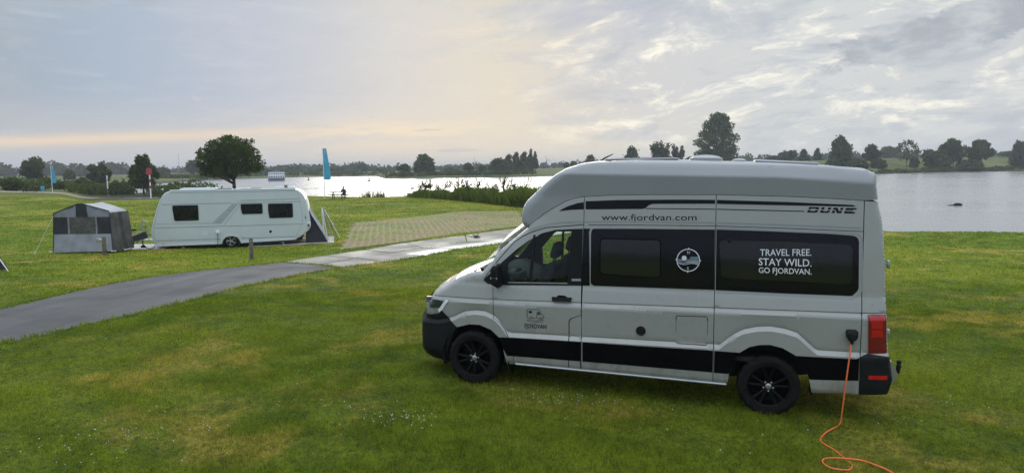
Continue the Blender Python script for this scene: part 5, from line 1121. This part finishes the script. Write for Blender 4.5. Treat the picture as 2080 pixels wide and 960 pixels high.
def picnic(x, y, rz, lab):
    e = thing('picnic_table', lab, 'picnic table', (x, y, float(ground(x, y))), rz)
    MB().box((0, 0, .74), (1.9, .74, .05)).build('table_top', M['dark_wood'], e)
    for s_ in (-1, 1): MB().box((0, s_*.72, .44), (2.15, .26, .05)).build('bench_seat', M['dark_wood'], e)
    for s_ in (-.65, .65): MB().tube([(s_, -.30, .72), (s_, -.62, 0)], .05, 6).tube([(s_, .30, .72), (s_, .62, 0)], .05, 6).tube([(s_, -.80, .40), (s_, .80, .40)], .045, 6).build('leg_frame', M['dark_wood'], e)
picnic(-19.5, 79.2, .08, 'dark wooden picnic table at the water edge with a person sitting at it'); picnic(-69.4, 101., .3, 'dark picnic table at the far left lawn edge near the small flag')
sg = thing('notice_board', 'small blue notice board beside the distant flag', 'sign', (-67.2, 100.5, float(ground(-67.2, 100.5)))); MB().tube([(0, 0, 0), (0, 0, .7)], .05, 6).build('sign_post', M['alu'], sg); MB().box((0, -.05, .75), (.55, .05, .55), None, .02).build('sign_panel', M['flag_blue'], sg)
# person seated at the picnic table, leaning forward over folded arms
def person(loc, rz, lab):
    bm = bmesh.new(); J = {}
    def v(n_, p, r): J[n_] = (bm.verts.new(p), r)
    for n_, p, r in (('pel', (0, 0, .52), .155), ('wai', (.05, 0, .72), .145), ('che', (.12, 0, .92), .165), ('nek', (.17, 0, 1.10), .07), ('hd0', (.20, 0, 1.19), .085), ('hd1', (.23, 0, 1.30), .095),
                     ('shl', (.13, .19, 1.02), .075), ('ell', (.24, .27, .80), .055), ('wrl', (.46, .12, .80), .04), ('hal', (.54, .05, .80), .04), ('shr', (.13, -.19, 1.02), .075), ('elr', (.24, -.27, .80), .055), ('wrr', (.46, -.12, .80), .04), ('har', (.54, -.04, .80), .04),
                     ('hil', (.04, .10, .52), .11), ('knl', (.45, .12, .50), .075), ('anl', (.38, .12, .09), .05), ('tol', (.55, .13, .04), .045), ('hir', (.04, -.10, .52), .11), ('knr', (.45, -.12, .50), .075), ('anr', (.38, -.12, .09), .05), ('tor', (.55, -.13, .04), .045)): v(n_, p, r)
    for a, b in ('pel wai', 'wai che', 'che nek', 'nek hd0', 'hd0 hd1', 'che shl', 'shl ell', 'ell wrl', 'wrl hal', 'che shr', 'shr elr', 'elr wrr', 'wrr har', 'pel hil', 'hil knl', 'knl anl', 'anl tol', 'pel hir', 'hir knr', 'knr anr', 'anr tor') if False else [s_.split() for s_ in ('pel wai', 'wai che', 'che nek', 'nek hd0', 'hd0 hd1', 'che shl', 'shl ell', 'ell wrl', 'wrl hal', 'che shr', 'shr elr', 'elr wrr', 'wrr har', 'pel hil', 'hil knl', 'knl anl', 'anl tol', 'pel hir', 'hir knr', 'knr anr', 'anr tor')]: bm.edges.new((J[a][0], J[b][0]))
    bm.verts.index_update(); me = bpy.data.meshes.new('person'); bm.to_mesh(me)
    ob = bpy.data.objects.new('person', me); COL.objects.link(ob); md = ob.modifiers.new('skin', 'SKIN'); sv = me.skin_vertices[0].data
    for (vt, r), s_ in zip(J.values(), sv): s_.radius = (r, r)
    sv[0].use_root = True; ob.modifiers.new('smooth', 'SUBSURF').levels = 2; ob.modifiers['smooth'].render_levels = 2
    me.materials.append(M['jacket']); ob.location = loc; ob.rotation_euler = (0, 0, rz); bm.free(); return tag(ob, lab, 'person')
M['jacket'] = mat('dark_jacket', (.018, .018, .022), .9); M['skin_tone'] = mat('skin_tone', (.34, .21, .15), .6); M['hair'] = mat('dark_hair', (.03, .024, .02), .8); M['jeans'] = mat('jeans', (.05, .06, .085), .9)
pz = float(ground(-18.8, 78.9)); pn = person((-18.78, 78.5, pz), pi/2+.55, 'person in dark clothes sitting hunched at the picnic table by the water')
b = MB()
for nm_, m_, z_, r_, s_ in (('hair', M['hair'], 1.335, .112, 0),):
    V = []; n = 12
    for i in range(7):
        a = pi*.62*i/6
        for k_ in range(n): w = 2*pi*k_/n; V.append((.215+r_*sin(a)*cos(w)-.012, r_*.92*sin(a)*sin(w), 1.285+r_*1.12*cos(a)))
    mesh('hair', V, [(i*n+k_, (i+1)*n+k_, (i+1)*n+(k_+1) % n, i*n+(k_+1) % n) for i in range(6) for k_ in range(n)], M['hair'], pn, 60)
MB().tube([(.05, .10, .53), (.28, .115, .53), (.46, .12, .51), (.42, .12, .30), (.385, .12, .11)], [.125, .11, .09, .075, .065], 10).tube([(.05, -.10, .53), (.28, -.115, .53), (.46, -.12, .51), (.42, -.12, .30), (.385, -.12, .11)], [.125, .11, .09, .075, .065], 10).build('trousers', M['jeans'], pn, 60)
# river sign with red and white banded pole, white marker post
rx, ry = -60.8, 118.; rs_ = thing('river_sign', 'red river sign on a red and white banded pole in front of the bushy tree', 'sign', (rx, ry, float(ground(rx, ry))))
hp_ = 3.38-rs_.location.z
MB().tube([(0, 0, -.3), (0, 0, hp_-.1)], .12, 8).build('pole', M['white'], rs_)
for a_, b_ in ((hp_-1.85-.55, hp_-1.85), (hp_-3.4, hp_-2.95)): MB().tube([(0, 0, a_), (0, 0, b_)], .128, 8).build('red_band', M['red'], rs_)
MB().prism([(-.40, hp_-1.15), (.40, hp_-1.15), (.52, hp_-.6), (.36, hp_), (-.36, hp_), (-.52, hp_-.6)], -.16, -.13).build('sign_panel', mat('sign_red', (.36, .03, .045), .6), rs_)
wx, wy = -70., 121.5; wp = thing('marker_post', 'thin white marker post in the scrub left of the river sign', 'post', (wx, wy, float(ground(wx, wy)))); wh_ = 2.2-wp.location.z; MB().tube([(0, 0, -.3), (0, 0, wh_)], .11, 8).build('post_shaft', M['white'], wp); MB().box((0, 0, wh_-.75), (.24, .24, .3)).build('dark_band', M['alu'], wp)
# passenger ship coming head-on
sh = thing('passenger_ship', 'white passenger ship with several decks seen head-on on the river', 'ship', (-99.4, 297., -1.6), R(-71.5)); M['hull'] = mat('hull_blue_grey', (.16, .19, .23), .5)
MB().add([(16, 0, 1.2), (10, 3.4, 1.2), (-18, 3.6, 1.2), (-18, -3.6, 1.2), (10, -3.4, 1.2), (15, 0, -.3), (9.5, 2.9, -.3), (-18, 3.3, -.3), (-18, -3.3, -.3), (9.5, -2.9, -.3)], [(0, 1, 2, 3, 4), (0, 5, 6, 1), (1, 6, 7, 2), (2, 7, 8, 3), (3, 8, 9, 4), (4, 9, 5, 0)]).build('hull', M['hull'], sh, 20)
for k_, (z_, x1, w_) in enumerate(((1.2, 9., 6.6), (2.35, 7.5, 6.3))):
    d_ = MB().box(((x1-17)/2, 0, z_+.5), (x1+17, w_, 1.08), None, .12).build('deck_house', M['white'], sh)
    wn = MB()
    for y_ in np.linspace(-w_/2+.6, w_/2-.6, 7): wn.box((x1+.02, y_, z_+.55), (.05, .55, .45))
    for x_ in np.arange(-15, x1-1, 2.): wn.box((x_, w_/2+.01, z_+.55), (1.2, .05, .45)).box((x_, -w_/2-.01, z_+.55), (1.2, .05, .45))
    wn.build('deck_windows', M['acrylic'], d_)
MB().box((-5, 0, 3.52), (22, 6.0, .14)).box((3, 0, 3.9), (2.6, 3., .55), None, .1).build('sun_deck', M['hull'], sh); MB().tube([(2, 0, 3.5), (2, 0, 5.0)], .05, 5).tube([(9, -3, 1.2), (9, -3, 2.2), (11.5, -2, 2.2), (13, 0, 2.1), (11.5, 2, 2.2), (9, 3, 2.2), (9, 3, 1.2)], .04, 5).build('railing', M['white'], sh)
def buoy(x, y, m, lab, s=1.):
    e = thing('buoy', lab, 'buoy', (x, y, -1.6), .4); MB().lathe([(0, -.3), (.8*s, -.25), (.85*s, .12*s), (.7*s, .25*s), (.25*s, .35*s)], 16, (0, 0, 0), 'Z').build('float', m, e); MB().lathe([(.30*s, .3*s), (.26*s, 1.1*s), (.40*s, 1.15*s), (.40*s, 1.5*s), (0, 1.55*s)], 12, (0, 0, 0), 'Z').build('top_mark', m, e); return e
buoy(-83.85, 290., M['darkred'], 'dark red buoy floating right of the passenger ship', .8); buoy(-51.75, 255., M['dark'], 'dark buoy floating right of the blue flag', .85)
fb = thing('floating_log', 'dark piece of driftwood floating on the water on the right', 'driftwood', (46.3, 73., -1.6), .1)
MB().lathe([(0, -.42), (.16, -.40), (.24, -.2), (.22, .25), (.15, .42), (0, .45)], 12, (.35, 0, .04), 'X').build('stump', M['dark'], fb); MB().tube([(-.75, 0, .02), (-.4, .05, .06), (-.15, 0, .03), (.1, .02, .08)], [.03, .05, .06, .09], 6).build('branch', M['dark'], fb)
# sand spit with a light strip of stones across the river is part of the terrain; far wind turbines and mast
def turbine(x, y, h, lab):
    e = thing('wind_turbine', lab, 'wind turbine', (x, y, 0), 0, 'wind turbines on the horizon'); MB().tube([(0, 0, -2), (0, 0, h)], [.9, .5], 8).build('tower', M['far_metal'], e); MB().box((0, 0, h), (1., 3., 1.)).build('nacelle', M['far_metal'], e)
    for k_ in range(3):
        w = pi/2+.35+k_*2*pi/3; MB().tube([(0, -1.6, h), (9*cos(w), -1.6, h+9*sin(w))], [.55, .18], 6).build('blade', M['far_metal'], e)
M['far_metal'] = mat('far_metal', (.40, .41, .42), .6)
turbine(-64.3, 1260, 14.5, 'small distant wind turbine on the horizon left of the grove'); turbine(64., 1260, 15.5, 'small distant wind turbine on the horizon right of the grove')
ms = thing('radio_mast', 'thin distant mast on the horizon left of the round crowned tree', 'mast', (-704, 1490, 0)); MB().tube([(0, 0, -2), (0, 0, 40)], [.8, .5], 6).build('mast_shaft', M['far_metal'], ms)
# ---------------- trees ----------------
M['bark'] = mat('bark', (.050, .040, .032), .95, 0, 0, .3, 3, .6, 20)
M['leaf'] = leaf_mat('dark_leaves', (.030, .055, .013), (.056, .092, .020), (.080, .115, .028))
M['leaf_far'] = leaf_mat('bank_tree_leaves', (.044, .066, .026), (.070, .096, .036), (.090, .115, .046), .16)
M['leaf_grey'] = leaf_mat('grey_green_leaves', (.062, .078, .050), (.085, .100, .062), (.10, .115, .075), .2)
M['wood_far'] = leaf_mat('far_wood_leaves', (.050, .066, .040), (.070, .088, .050), (.085, .10, .06), .05, .2)
M['scrub'] = leaf_mat('scrub_leaves', (.038, .062, .016), (.066, .094, .024), (.088, .115, .036), .3)
def leaf_quads(cen, rr, n, s, seed, shell=.55, gap=.0):
    """n leaf clumps on and inside the ellipsoid lobes"""
    g = np.random.default_rng(seed); w = np.array([r[0]*r[1]+r[1]*r[2]+r[0]*r[2] for r in rr]); k = g.choice(len(cen), n, p=w/w.sum())
    d = g.normal(size=(n, 3)); d /= np.linalg.norm(d, axis=1)[:, None]; q = shell+(1.06-shell)*g.random(n)**.6
    C = np.array(cen)[k]+d*np.array(rr)[k]*q[:, None]+g.normal(size=(n, 3))*s*.6
    k2_ = g.random(n) < .07; C[k2_] += d[k2_]*np.array(rr)[k][k2_]*(.45*g.random(k2_.sum()))[:, None]
    a = g.normal(size=(n, 3)); a /= np.linalg.norm(a, axis=1)[:, None]; b = np.cross(a, g.normal(size=(n, 3))); b /= np.linalg.norm(b, axis=1)[:, None]
    sz = s*(.55+.9*g.random(n))[:, None]; a = a*sz; b = b*sz*.62
    return np.stack([C-a, C+b, C+a, C-b], 1).reshape(-1, 3)
KINDS = {}
def make_kind(kind, seed, h=10., wd=9., nleaf=1500, leaf=.5):
    """unit tree of height h and width wd; returns (crown mesh, trunk mesh)"""
    g = random.Random(seed); cen = []; rr = []; R_ = wd/2
    def lobe(x, y, z, a, b): cen.append((x, y, z)); rr.append((a, a, b))
    if kind == 'oak':      # uneven crown: heavy on the left, a long low limb on the right
        for a, b, r in ((440,345,20),(418,326,14),(426,306,17),(448,296,20),(462,283,14),(480,284,15),(499,294,16),(511,309,17),(524,334,11),(508,338,18),(490,347,14),(470,322,25),(430,336,18),(455,346,15),(532,326,7),(411,316,8),(445,318,18),(488,314,18),(420,345,10),(516,322,12),(437,288,9),(474,276,9),(507,283,8),(521,347,8),(472,300,17),(409,334,8),(528,343,6)):
            x_ = (a-473)*.0625; z_ = h-(b-266)*.0530; q = math.sqrt(max(.1, 1-(x_/(R_*1.05))**2))
            for y_ in (g.uniform(-.9, -.45), g.uniform(-.2, .2), g.uniform(.45, .9)):
                k_ = g.uniform(.52, .80); lobe(x_+g.uniform(-.25, .25), y_*R_*.72*q, z_+g.uniform(-.25, .25)-abs(y_)*.5, r*.0702*k_, r*.058*k_)
    elif kind in ('round', 'open', 'broad'):
        z0 = h*{'oak': .31, 'round': .10, 'open': .26, 'broad': .04}[kind]
        nl = {'oak': 52, 'round': 22, 'open': 26, 'broad': 26}[kind]
        for i in range(nl):
            u = g.uniform(-1, 1); w = g.uniform(0, 2*pi); s_ = math.sqrt(1-u*u)*.74
            zz = z0+(h-z0)*(.5+.40*u); sk = 1-.28*max(0, u)
            lobe(R_*s_*cos(w)*sk, R_*s_*sin(w)*sk, zz, R_*g.uniform(.12, .27), (h-z0)*g.uniform(.065, .13))
        lobe(0, 0, z0+(h-z0)*.5, R_*(.30 if kind == 'oak' else .5), (h-z0)*.28)
    elif kind == 'tall':
        for i in range(110):
            q = (i+.5)/110; zz = h*(.05+.90*q); prof = math.sin(pi*min(1, .18+.80*q))**.65; w = i*2.4; s_ = g.uniform(.25, .88)
            lobe(R_*prof*s_*cos(w), R_*prof*s_*sin(w), zz, R_*g.uniform(.13, .22), h*g.uniform(.035, .075))
        lobe(0, 0, h*.18, R_*.7, h*.15)
    elif kind == 'willow':
        for i in range(20):
            q = i/19; zz = h*(.16+.74*q**.9); w = g.uniform(0, 6.3); s_ = (1-.72*q)*g.uniform(.3, .72)
            lobe(R_*s_*cos(w), R_*s_*sin(w), zz, R_*g.uniform(.22, .36), h*g.uniform(.10, .17))
        lobe(0, 0, h*.35, R_*.72, h*.33)
    elif kind == 'poplar':
        for i in range(14):
            q = i/13; lobe(g.uniform(-.25, .25)*R_, g.uniform(-.25, .25)*R_, h*(.12+.80*q), R_*(.85-.62*q)*g.uniform(.8, 1.1), h*.09)
    elif kind == 'pine':
        for i in range(12):
            q = i/11; lobe(g.uniform(-.2, .2)*R_, 0, h*(.25+.70*q), R_*(1-.80*q), h*.05)
    elif kind == 'pollard':
        for i in range(14):
            w = g.uniform(0, 6.3); t_ = g.uniform(.3, 1.); e = g.uniform(.35, .9)
            for q in (.55, .75, .95): lobe(R_*e*q*cos(w), R_*e*q*sin(w), h*(.22+.72*t_*q), R_*.17, h*.085)
        lobe(0, 0, h*.26, R_*.8, h*.18)
    elif kind == 'sparse':
        for i in range(46):
            u = g.uniform(-.9, 1); w = g.uniform(0, 6.3); s_ = math.sqrt(max(0, 1-u*u))*.85
            lobe(R_*s_*cos(w), R_*s_*sin(w), h*(.58+.36*u), R_*g.uniform(.13, .24), h*g.uniform(.05, .09))
    else:  # bush
        for i in range(14):
            w = g.uniform(0, 6.3); s_ = g.uniform(0, .7); lobe(R_*s_*cos(w), R_*s_*sin(w), h*g.uniform(.25, .72)*(1-.35*s_), R_*g.uniform(.28, .42), h*g.uniform(.18, .28))
        lobe(0, 0, h*.3, R_*.8, h*.32)
    Vl = leaf_quads(cen, rr, nleaf, leaf, seed); Vl[:, 2] = np.maximum(Vl[:, 2], .02*h)
    cm = fast_mesh('crown', Vl, np.arange(len(Vl)).reshape(-1, 4), 4)
    tb = MB(); tr = h*{'oak': .030, 'tall': .016, 'sparse': .018}.get(kind, .022); top = h*(.55 if kind not in ('bush',) else .3)
    tb.tube([(0, 0, -.25), (tr*.3, 0, h*.08), (tr*.5, -tr*.4, h*.25), (0, tr, top)], [tr*1.5, tr*1.05, tr*.9, tr*.35], 9)
    idx = list(range(len(cen))); g.shuffle(idx)
    for q in idx[:14]:
        c = Vector(cen[q]); st_ = Vector((0, 0, h*(.14 if kind in ('oak', 'open', 'sparse') else .1)+.25*c.z)); mid_ = st_.lerp(c, .5)+Vector((0, 0, .03*h))
        tb.tube([st_, mid_, c], [tr*.5, tr*.3, tr*.1], 6)
    tm = bpy.data.meshes.new('trunk'); tm.from_pydata([tuple(v) for v in tb.V], [], tb.F); tm.polygons.foreach_set('use_smooth', [True]*len(tm.polygons))
    return cm, tm
DIM = {'oak': (8.2, 9.2), 'round': (7., 8.), 'open': (10., 13.), 'broad': (9., 7.5), 'tall': (26., 24.), 'willow': (9., 11.), 'poplar': (9.5, 6.), 'pine': (10., 4.), 'pollard': (12.5, 11.5), 'sparse': (9.5, 11.), 'bush': (4., 6.)}
NL = {'oak': (19000, .125), 'tall': (17000, .42), 'open': (4200, .46), 'sparse': (1200, .36), 'pollard': (3200, .5), 'broad': (9000, .19), 'bush': (2200, .34), 'round': (3600, .42), 'willow': (4800, .5), 'poplar': (3000, .46), 'pine': (1600, .4)}
TLAB = {'oak': ('broad_tree', 'dark green round crowned tree on the bank behind the white caravan'), 'tall': ('tall_tree', 'tall dark tree with a full crown rising above the van roof'), 'broad': ('bushy_tree', 'broad bushy tree reaching to the ground behind the red river sign')}
TNAME = {'round': 'round_tree', 'open': 'open_tree', 'willow': 'willow_tree', 'poplar': 'poplar_tree', 'pine': 'pine_tree', 'pollard': 'pollard_tree', 'sparse': 'sparse_tree', 'bush': 'bush'}
def region(x, y):
    px = 1040+1420*x/y
    if y < 240 and px < 330: return 'in the meadow on the left'
    if px < 330: return 'far off on the left horizon'
    if px < 600: return 'on the far shore behind the boat'
    if px < 800: return 'on the far shore behind the blue flag'
    if px < 1000: return 'on the spit across the river'
    if px < 1110: return 'in the grove across the river'
    if px < 1420: return 'showing above the van roof'
    if px < 1690: return 'behind the rear of the van roof'
    if px < 1870: return 'on the dike right of the van'
    return 'on the right river bank'
SHAPE = {'round': 'round crowned tree', 'open': 'open branched tree', 'willow': 'wide willow tree', 'poplar': 'narrow poplar tree', 'pine': 'slim dark conifer', 'pollard': 'ragged pollard tree with spread branches', 'sparse': 'thin leaved tree with visible branches', 'bush': 'low green bush'}
seen_lab = {}
def place_word(i, n, x):
    return ''
proto = {}; cnt = {}
todo = sorted(range(len(TREES)), key=lambda i: TREES[i][0]/TREES[i][1])
groups = {}
for i in todo:
    x, y, h, w, k = TREES[i]; groups.setdefault((k, region(x, y)), []).append(i)
ordw = ['leftmost', 'second from the left', 'third from the left', 'fourth from the left', 'fifth from the left', 'sixth from the left', 'seventh from the left']
for i, (x, y, h, w, k) in enumerate(TREES):
    far = y > 230; var_ = cnt.get((k, far), 0) % 3; cnt[(k, far)] = cnt.get((k, far), 0)+1
    key = (k, far, var_)
    if key not in proto:
        H_, W_ = DIM[k]; n_, s_ = NL[k]
        if far and k in ('bush', 'round'): n_, s_ = (1800, .6)
        proto[key] = make_kind(k, 100+hash((k, var_)) % 1 + 17*var_+len(proto), H_, W_, n_, s_)
        cm, tm = proto[key]
        lm = M['leaf'] if k in ('oak', 'tall', 'broad') else (M['leaf_grey'] if (k in ('willow', 'pollard') and var_ == 1) else M['leaf_far'])
        cm.materials.append(lm); tm.materials.append(M['bark'])
    cm, tm = proto[key]; H_, W_ = DIM[k]
    if k in TLAB: nm, lab = TLAB[k]
    else:
        gr = groups[(k, region(x, y))]; nm = TNAME[k]; lab = SHAPE[k]+' '+region(x, y)
        if len(gr) > 1:
            r_ = gr.index(i); lab = (ordw[r_] if r_ < 7 and r_ != len(gr)-1 else 'rightmost')+' '+SHAPE[k]+' '+region(x, y)
    e = thing(nm, lab, 'bush' if k == 'bush' else 'tree', (x, y, float(ground(x, y))-.05), 0. if k == 'oak' else (i*1.7) % 6.28, None if k in TLAB else ('bushes ' if k == 'bush' else 'trees ')+'along the river banks')
    e.scale = (w/W_, w/W_, (h+.05)/H_)
    for nm2, me_ in (('trunk', tm), ('crown', cm)):
        o = bpy.data.objects.new(nm2, me_); COL.objects.link(o); o.parent = e
# far wood along the horizon: nobody could count it
def wood(name, pts, hh, dep, leaf, lab, m, dens=1., seed=3):
    g = np.random.default_rng(seed); cen = []; rr = []
    P_ = resample(pts, dep*.36, False)
    for p in P_:
        hgt = hh*(.55+.75*g.random()*g.random()**.3)
        if g.random() < .10: continue
        x, y = p[0]+g.normal(0, dep*.25), p[1]+g.normal(0, dep*.5); z = float(ground(x, y)); cen.append((x, y, z+hgt*.45)); rr.append((dep*.5*g.uniform(.5, 1.0), dep*.5, hgt*.55))
    Vq = leaf_quads(cen, rr, int(len(cen)*110*dens), leaf, seed, .7)
    return tag(link(name, fast_mesh(name, Vq, np.arange(len(Vq)).reshape(-1, 4), 4), m, None, None), lab, 'wood', None, 'stuff')
def brg(px, d): return (d*(px-1040)/1420, d)
wood('far_wood', [brg(-350, 620), brg(-60, 600), brg(60, 560), brg(170, 540), brg(255, 600)], 9, 15, 1.6, 'far line of woodland on the left horizon', M['wood_far'], 1.6, 3)
wood('far_wood', [brg(250, 720), brg(420, 760), brg(600, 720), brg(760, 690)], 6.5, 16, 1.7, 'far low tree line behind the river on the left', M['wood_far'], 1., 4)
wood('far_wood', [brg(560, 640), brg(800, 640), brg(960, 700), brg(1180, 740)], 4.5, 13, 1.4, 'far hazy tree line across the river in the middle', M['wood_far'], 1., 5)
wood('far_wood', [brg(1140, 760), brg(1400, 700), brg(1640, 620), brg(1850, 680), brg(2200, 640), brg(2600, 600)], 6., 14, 1.5, 'far tree line behind the dike on the right', M['wood_far'], 1., 6)
wood('bank_scrub', [brg(800, 336), brg(880, 334), brg(1000, 336), brg(1080, 345)], 2.2, 6, .55, 'low scrub along the far shore in the middle', M['leaf_far'], 1., 7)
wood('bank_scrub', [brg(1780, 308), brg(1860, 322), brg(1950, 345), brg(2100, 358), brg(2300, 370)], 1.2, 4, .4, 'low reeds along the right river bank', M['scrub'], .9, 8)
wood('bank_scrub', [brg(300, 300), brg(400, 330), brg(520, 400), brg(640, 438), brg(770, 445)], 1.6, 7, .6, 'low scrub along the far shore on the left', M['leaf_far'], .8, 9)
wood('meadow_scrub', [brg(-200, 120), brg(-40, 122), brg(60, 128), brg(150, 124), brg(175, 128)], 2.0, 5, .26, 'rough scrub at the end of the lawn on the left', M['scrub'], 2.2, 10)
wood('meadow_scrub', [brg(-100, 190), brg(60, 180), brg(160, 170), brg(240, 160)], 1.8, 8, .35, 'rough scrub in the meadow on the left', M['scrub'], 1.5, 11)
wood('willow_scrub', [brg(165, 122), brg(205, 123), brg(250, 124), brg(300, 124), brg(350, 124), brg(400, 122), brg(450, 120)], 2.3, 5, .22, 'dark willow scrub along the inlet behind the caravan', M['leaf_far'], 3.5, 12)

# ---------------- reeds and tall weeds along the bank ----------------
M['reed'] = leaf_mat('reed_blades', (.095, .145, .028), (.145, .185, .045), (.20, .19, .075), 1.2, .4)
def reeds(name, line, wdt, n, h0, h1, lab, seed, wbl=.05):
    g = np.random.default_rng(seed); P_ = np.array(resample(line, .2, False)); k = g.integers(0, len(P_), n); off = g.random(n)*wdt
    d = P_/np.linalg.norm(P_, axis=1)[:, None]; xy_ = P_[k]+d[k]*off[:, None]+g.normal(size=(n, 2))*.25; z = ground(xy_[:, 0], xy_[:, 1])
    u = k/len(P_); hf = (h0+(h1-h0)*u)*(.55+.55*g.random(n))*(.8+.25*np.sin(xy_[:, 0]*1.7)*np.sin(xy_[:, 0]*.6+2)); th = g.random(n)*6.3; w = wbl*(.5+g.random(n))
    le = hf*.28; tx = xy_[:, 0]+g.normal(size=n)*le; ty = xy_[:, 1]+g.normal(size=n)*le; mx_ = xy_[:, 0]*.6+tx*.4; my_ = xy_[:, 1]*.6+ty*.4; cx_, sx_ = np.cos(th)*w, np.sin(th)*w
    V_ = np.stack([np.stack([xy_[:, 0]-cx_, xy_[:, 1]-sx_, z-.1], 1), np.stack([xy_[:, 0]+cx_, xy_[:, 1]+sx_, z-.1], 1), np.stack([mx_+cx_, my_+sx_, z+hf*.6], 1), np.stack([tx, ty, z+hf], 1)], 1).reshape(-1, 3)
    return tag(link(name, fast_mesh(name, V_, np.arange(len(V_)).reshape(-1, 4), 4), M['reed'], None, None), lab, 'reeds', None, 'stuff')
reeds('reed_belt', [(-11.6, 80.5), (-9.5, 77), (-6.8, 73.2), (-3.5, 68), (-1., 63.5), (.8, 60.5), (3.5, 58)], 5., 15000, .75, 2.1, 'belt of tall reeds and weeds along the bank left of the van', 21)
reeds('reed_belt', [(3., 58.3), (8., 53.), (14, 47.5)], 4., 4000, 1.6, 1.2, 'belt of reeds on the bank behind the van', 22)
wd_ = MB(); g = random.Random(4)
for q in range(46):
    t_ = g.random(); x, y = -11.+12.5*t_+g.gauss(0, .6), 80.-19.5*t_+g.gauss(0, 1.)+1.5; z = float(ground(x, y)); hh = g.uniform(1.1, 1.9)+.8*t_
    tp = (x+g.gauss(0, .12), y, z+hh); wd_.tube([(x, y, z-.1), tp], [.02, .012], 4)
    for w in range(7): wd_.tube([(x, y, z+hh*g.uniform(.4, .85)), (tp[0]+g.gauss(0, .28), tp[1]+g.gauss(0, .28), z+hh*g.uniform(.7, 1.05))], [.02, .05], 4)
tag(wd_.build('tall_weeds', M['scrub'], None, None), 'dark tall weeds standing out of the reed belt', 'weeds', None, 'stuff')
for nm_, px_w in (('weed_clump', 748), ('weed_clump', 774)):
    x, y = brg(px_w, 82.0); b = MB(); g = random.Random(px_w)
    for q in range(60):
        xx, yy_ = x+g.gauss(0, .38), y+g.gauss(0, .25); z = float(ground(xx, yy_)); b.tube([(xx, yy_, z-.1), (xx+g.gauss(0, .15), yy_, z+g.uniform(.4, 1.0))], [.035, .008], 3)
    tag(b.build(nm_, M['reed'], None, None), 'small weed clump at the lawn edge, '+('nearer the picnic table' if px_w == 748 else 'nearer the reed belt'), 'weeds', 'weed clumps at the water edge')
x, y = -1.72, 33.3; b = MB(); g = random.Random(2)
for q in range(26): b.tube([(x+g.gauss(0, .08), y+g.gauss(0, .05), float(ground(x, y))), (x+g.gauss(0, .17), y+g.gauss(0, .1), float(ground(x, y))+g.uniform(.08, .26))], [.014, .004], 3)
tag(b.build('weed_tuft', M['scrub'], None, None), 'small dark weed growing in the slab joint by the pitch', 'weed')

# ---------------- evening haze ----------------
hz = MB().box((0, 0, 14.), (9000, 9000, 36.)).build('haze', None, None, None); tag(hz, 'thin pale evening haze over the river', 'haze', None, 'stuff'); hz.display_type = 'WIRE'
hm = bpy.data.materials.new('haze'); hm.use_nodes = True; t = NT(hm.node_tree); t.n.clear(); pv = t.new('ShaderNodeVolumePrincipled'); pv.inputs['Color'].default_value = (.80, .84, .90, 1); pv.inputs['Density'].default_value = .00036; pv.inputs['Anisotropy'].default_value = .1
t.l.new(pv.outputs[0], t.new('ShaderNodeOutputMaterial').inputs[1]); hz.data.materials.append(hm); hm.cycles.homogeneous_volume = True
S.cycles.use_denoising = True; S.cycles.denoising_prefilter = 'NONE'
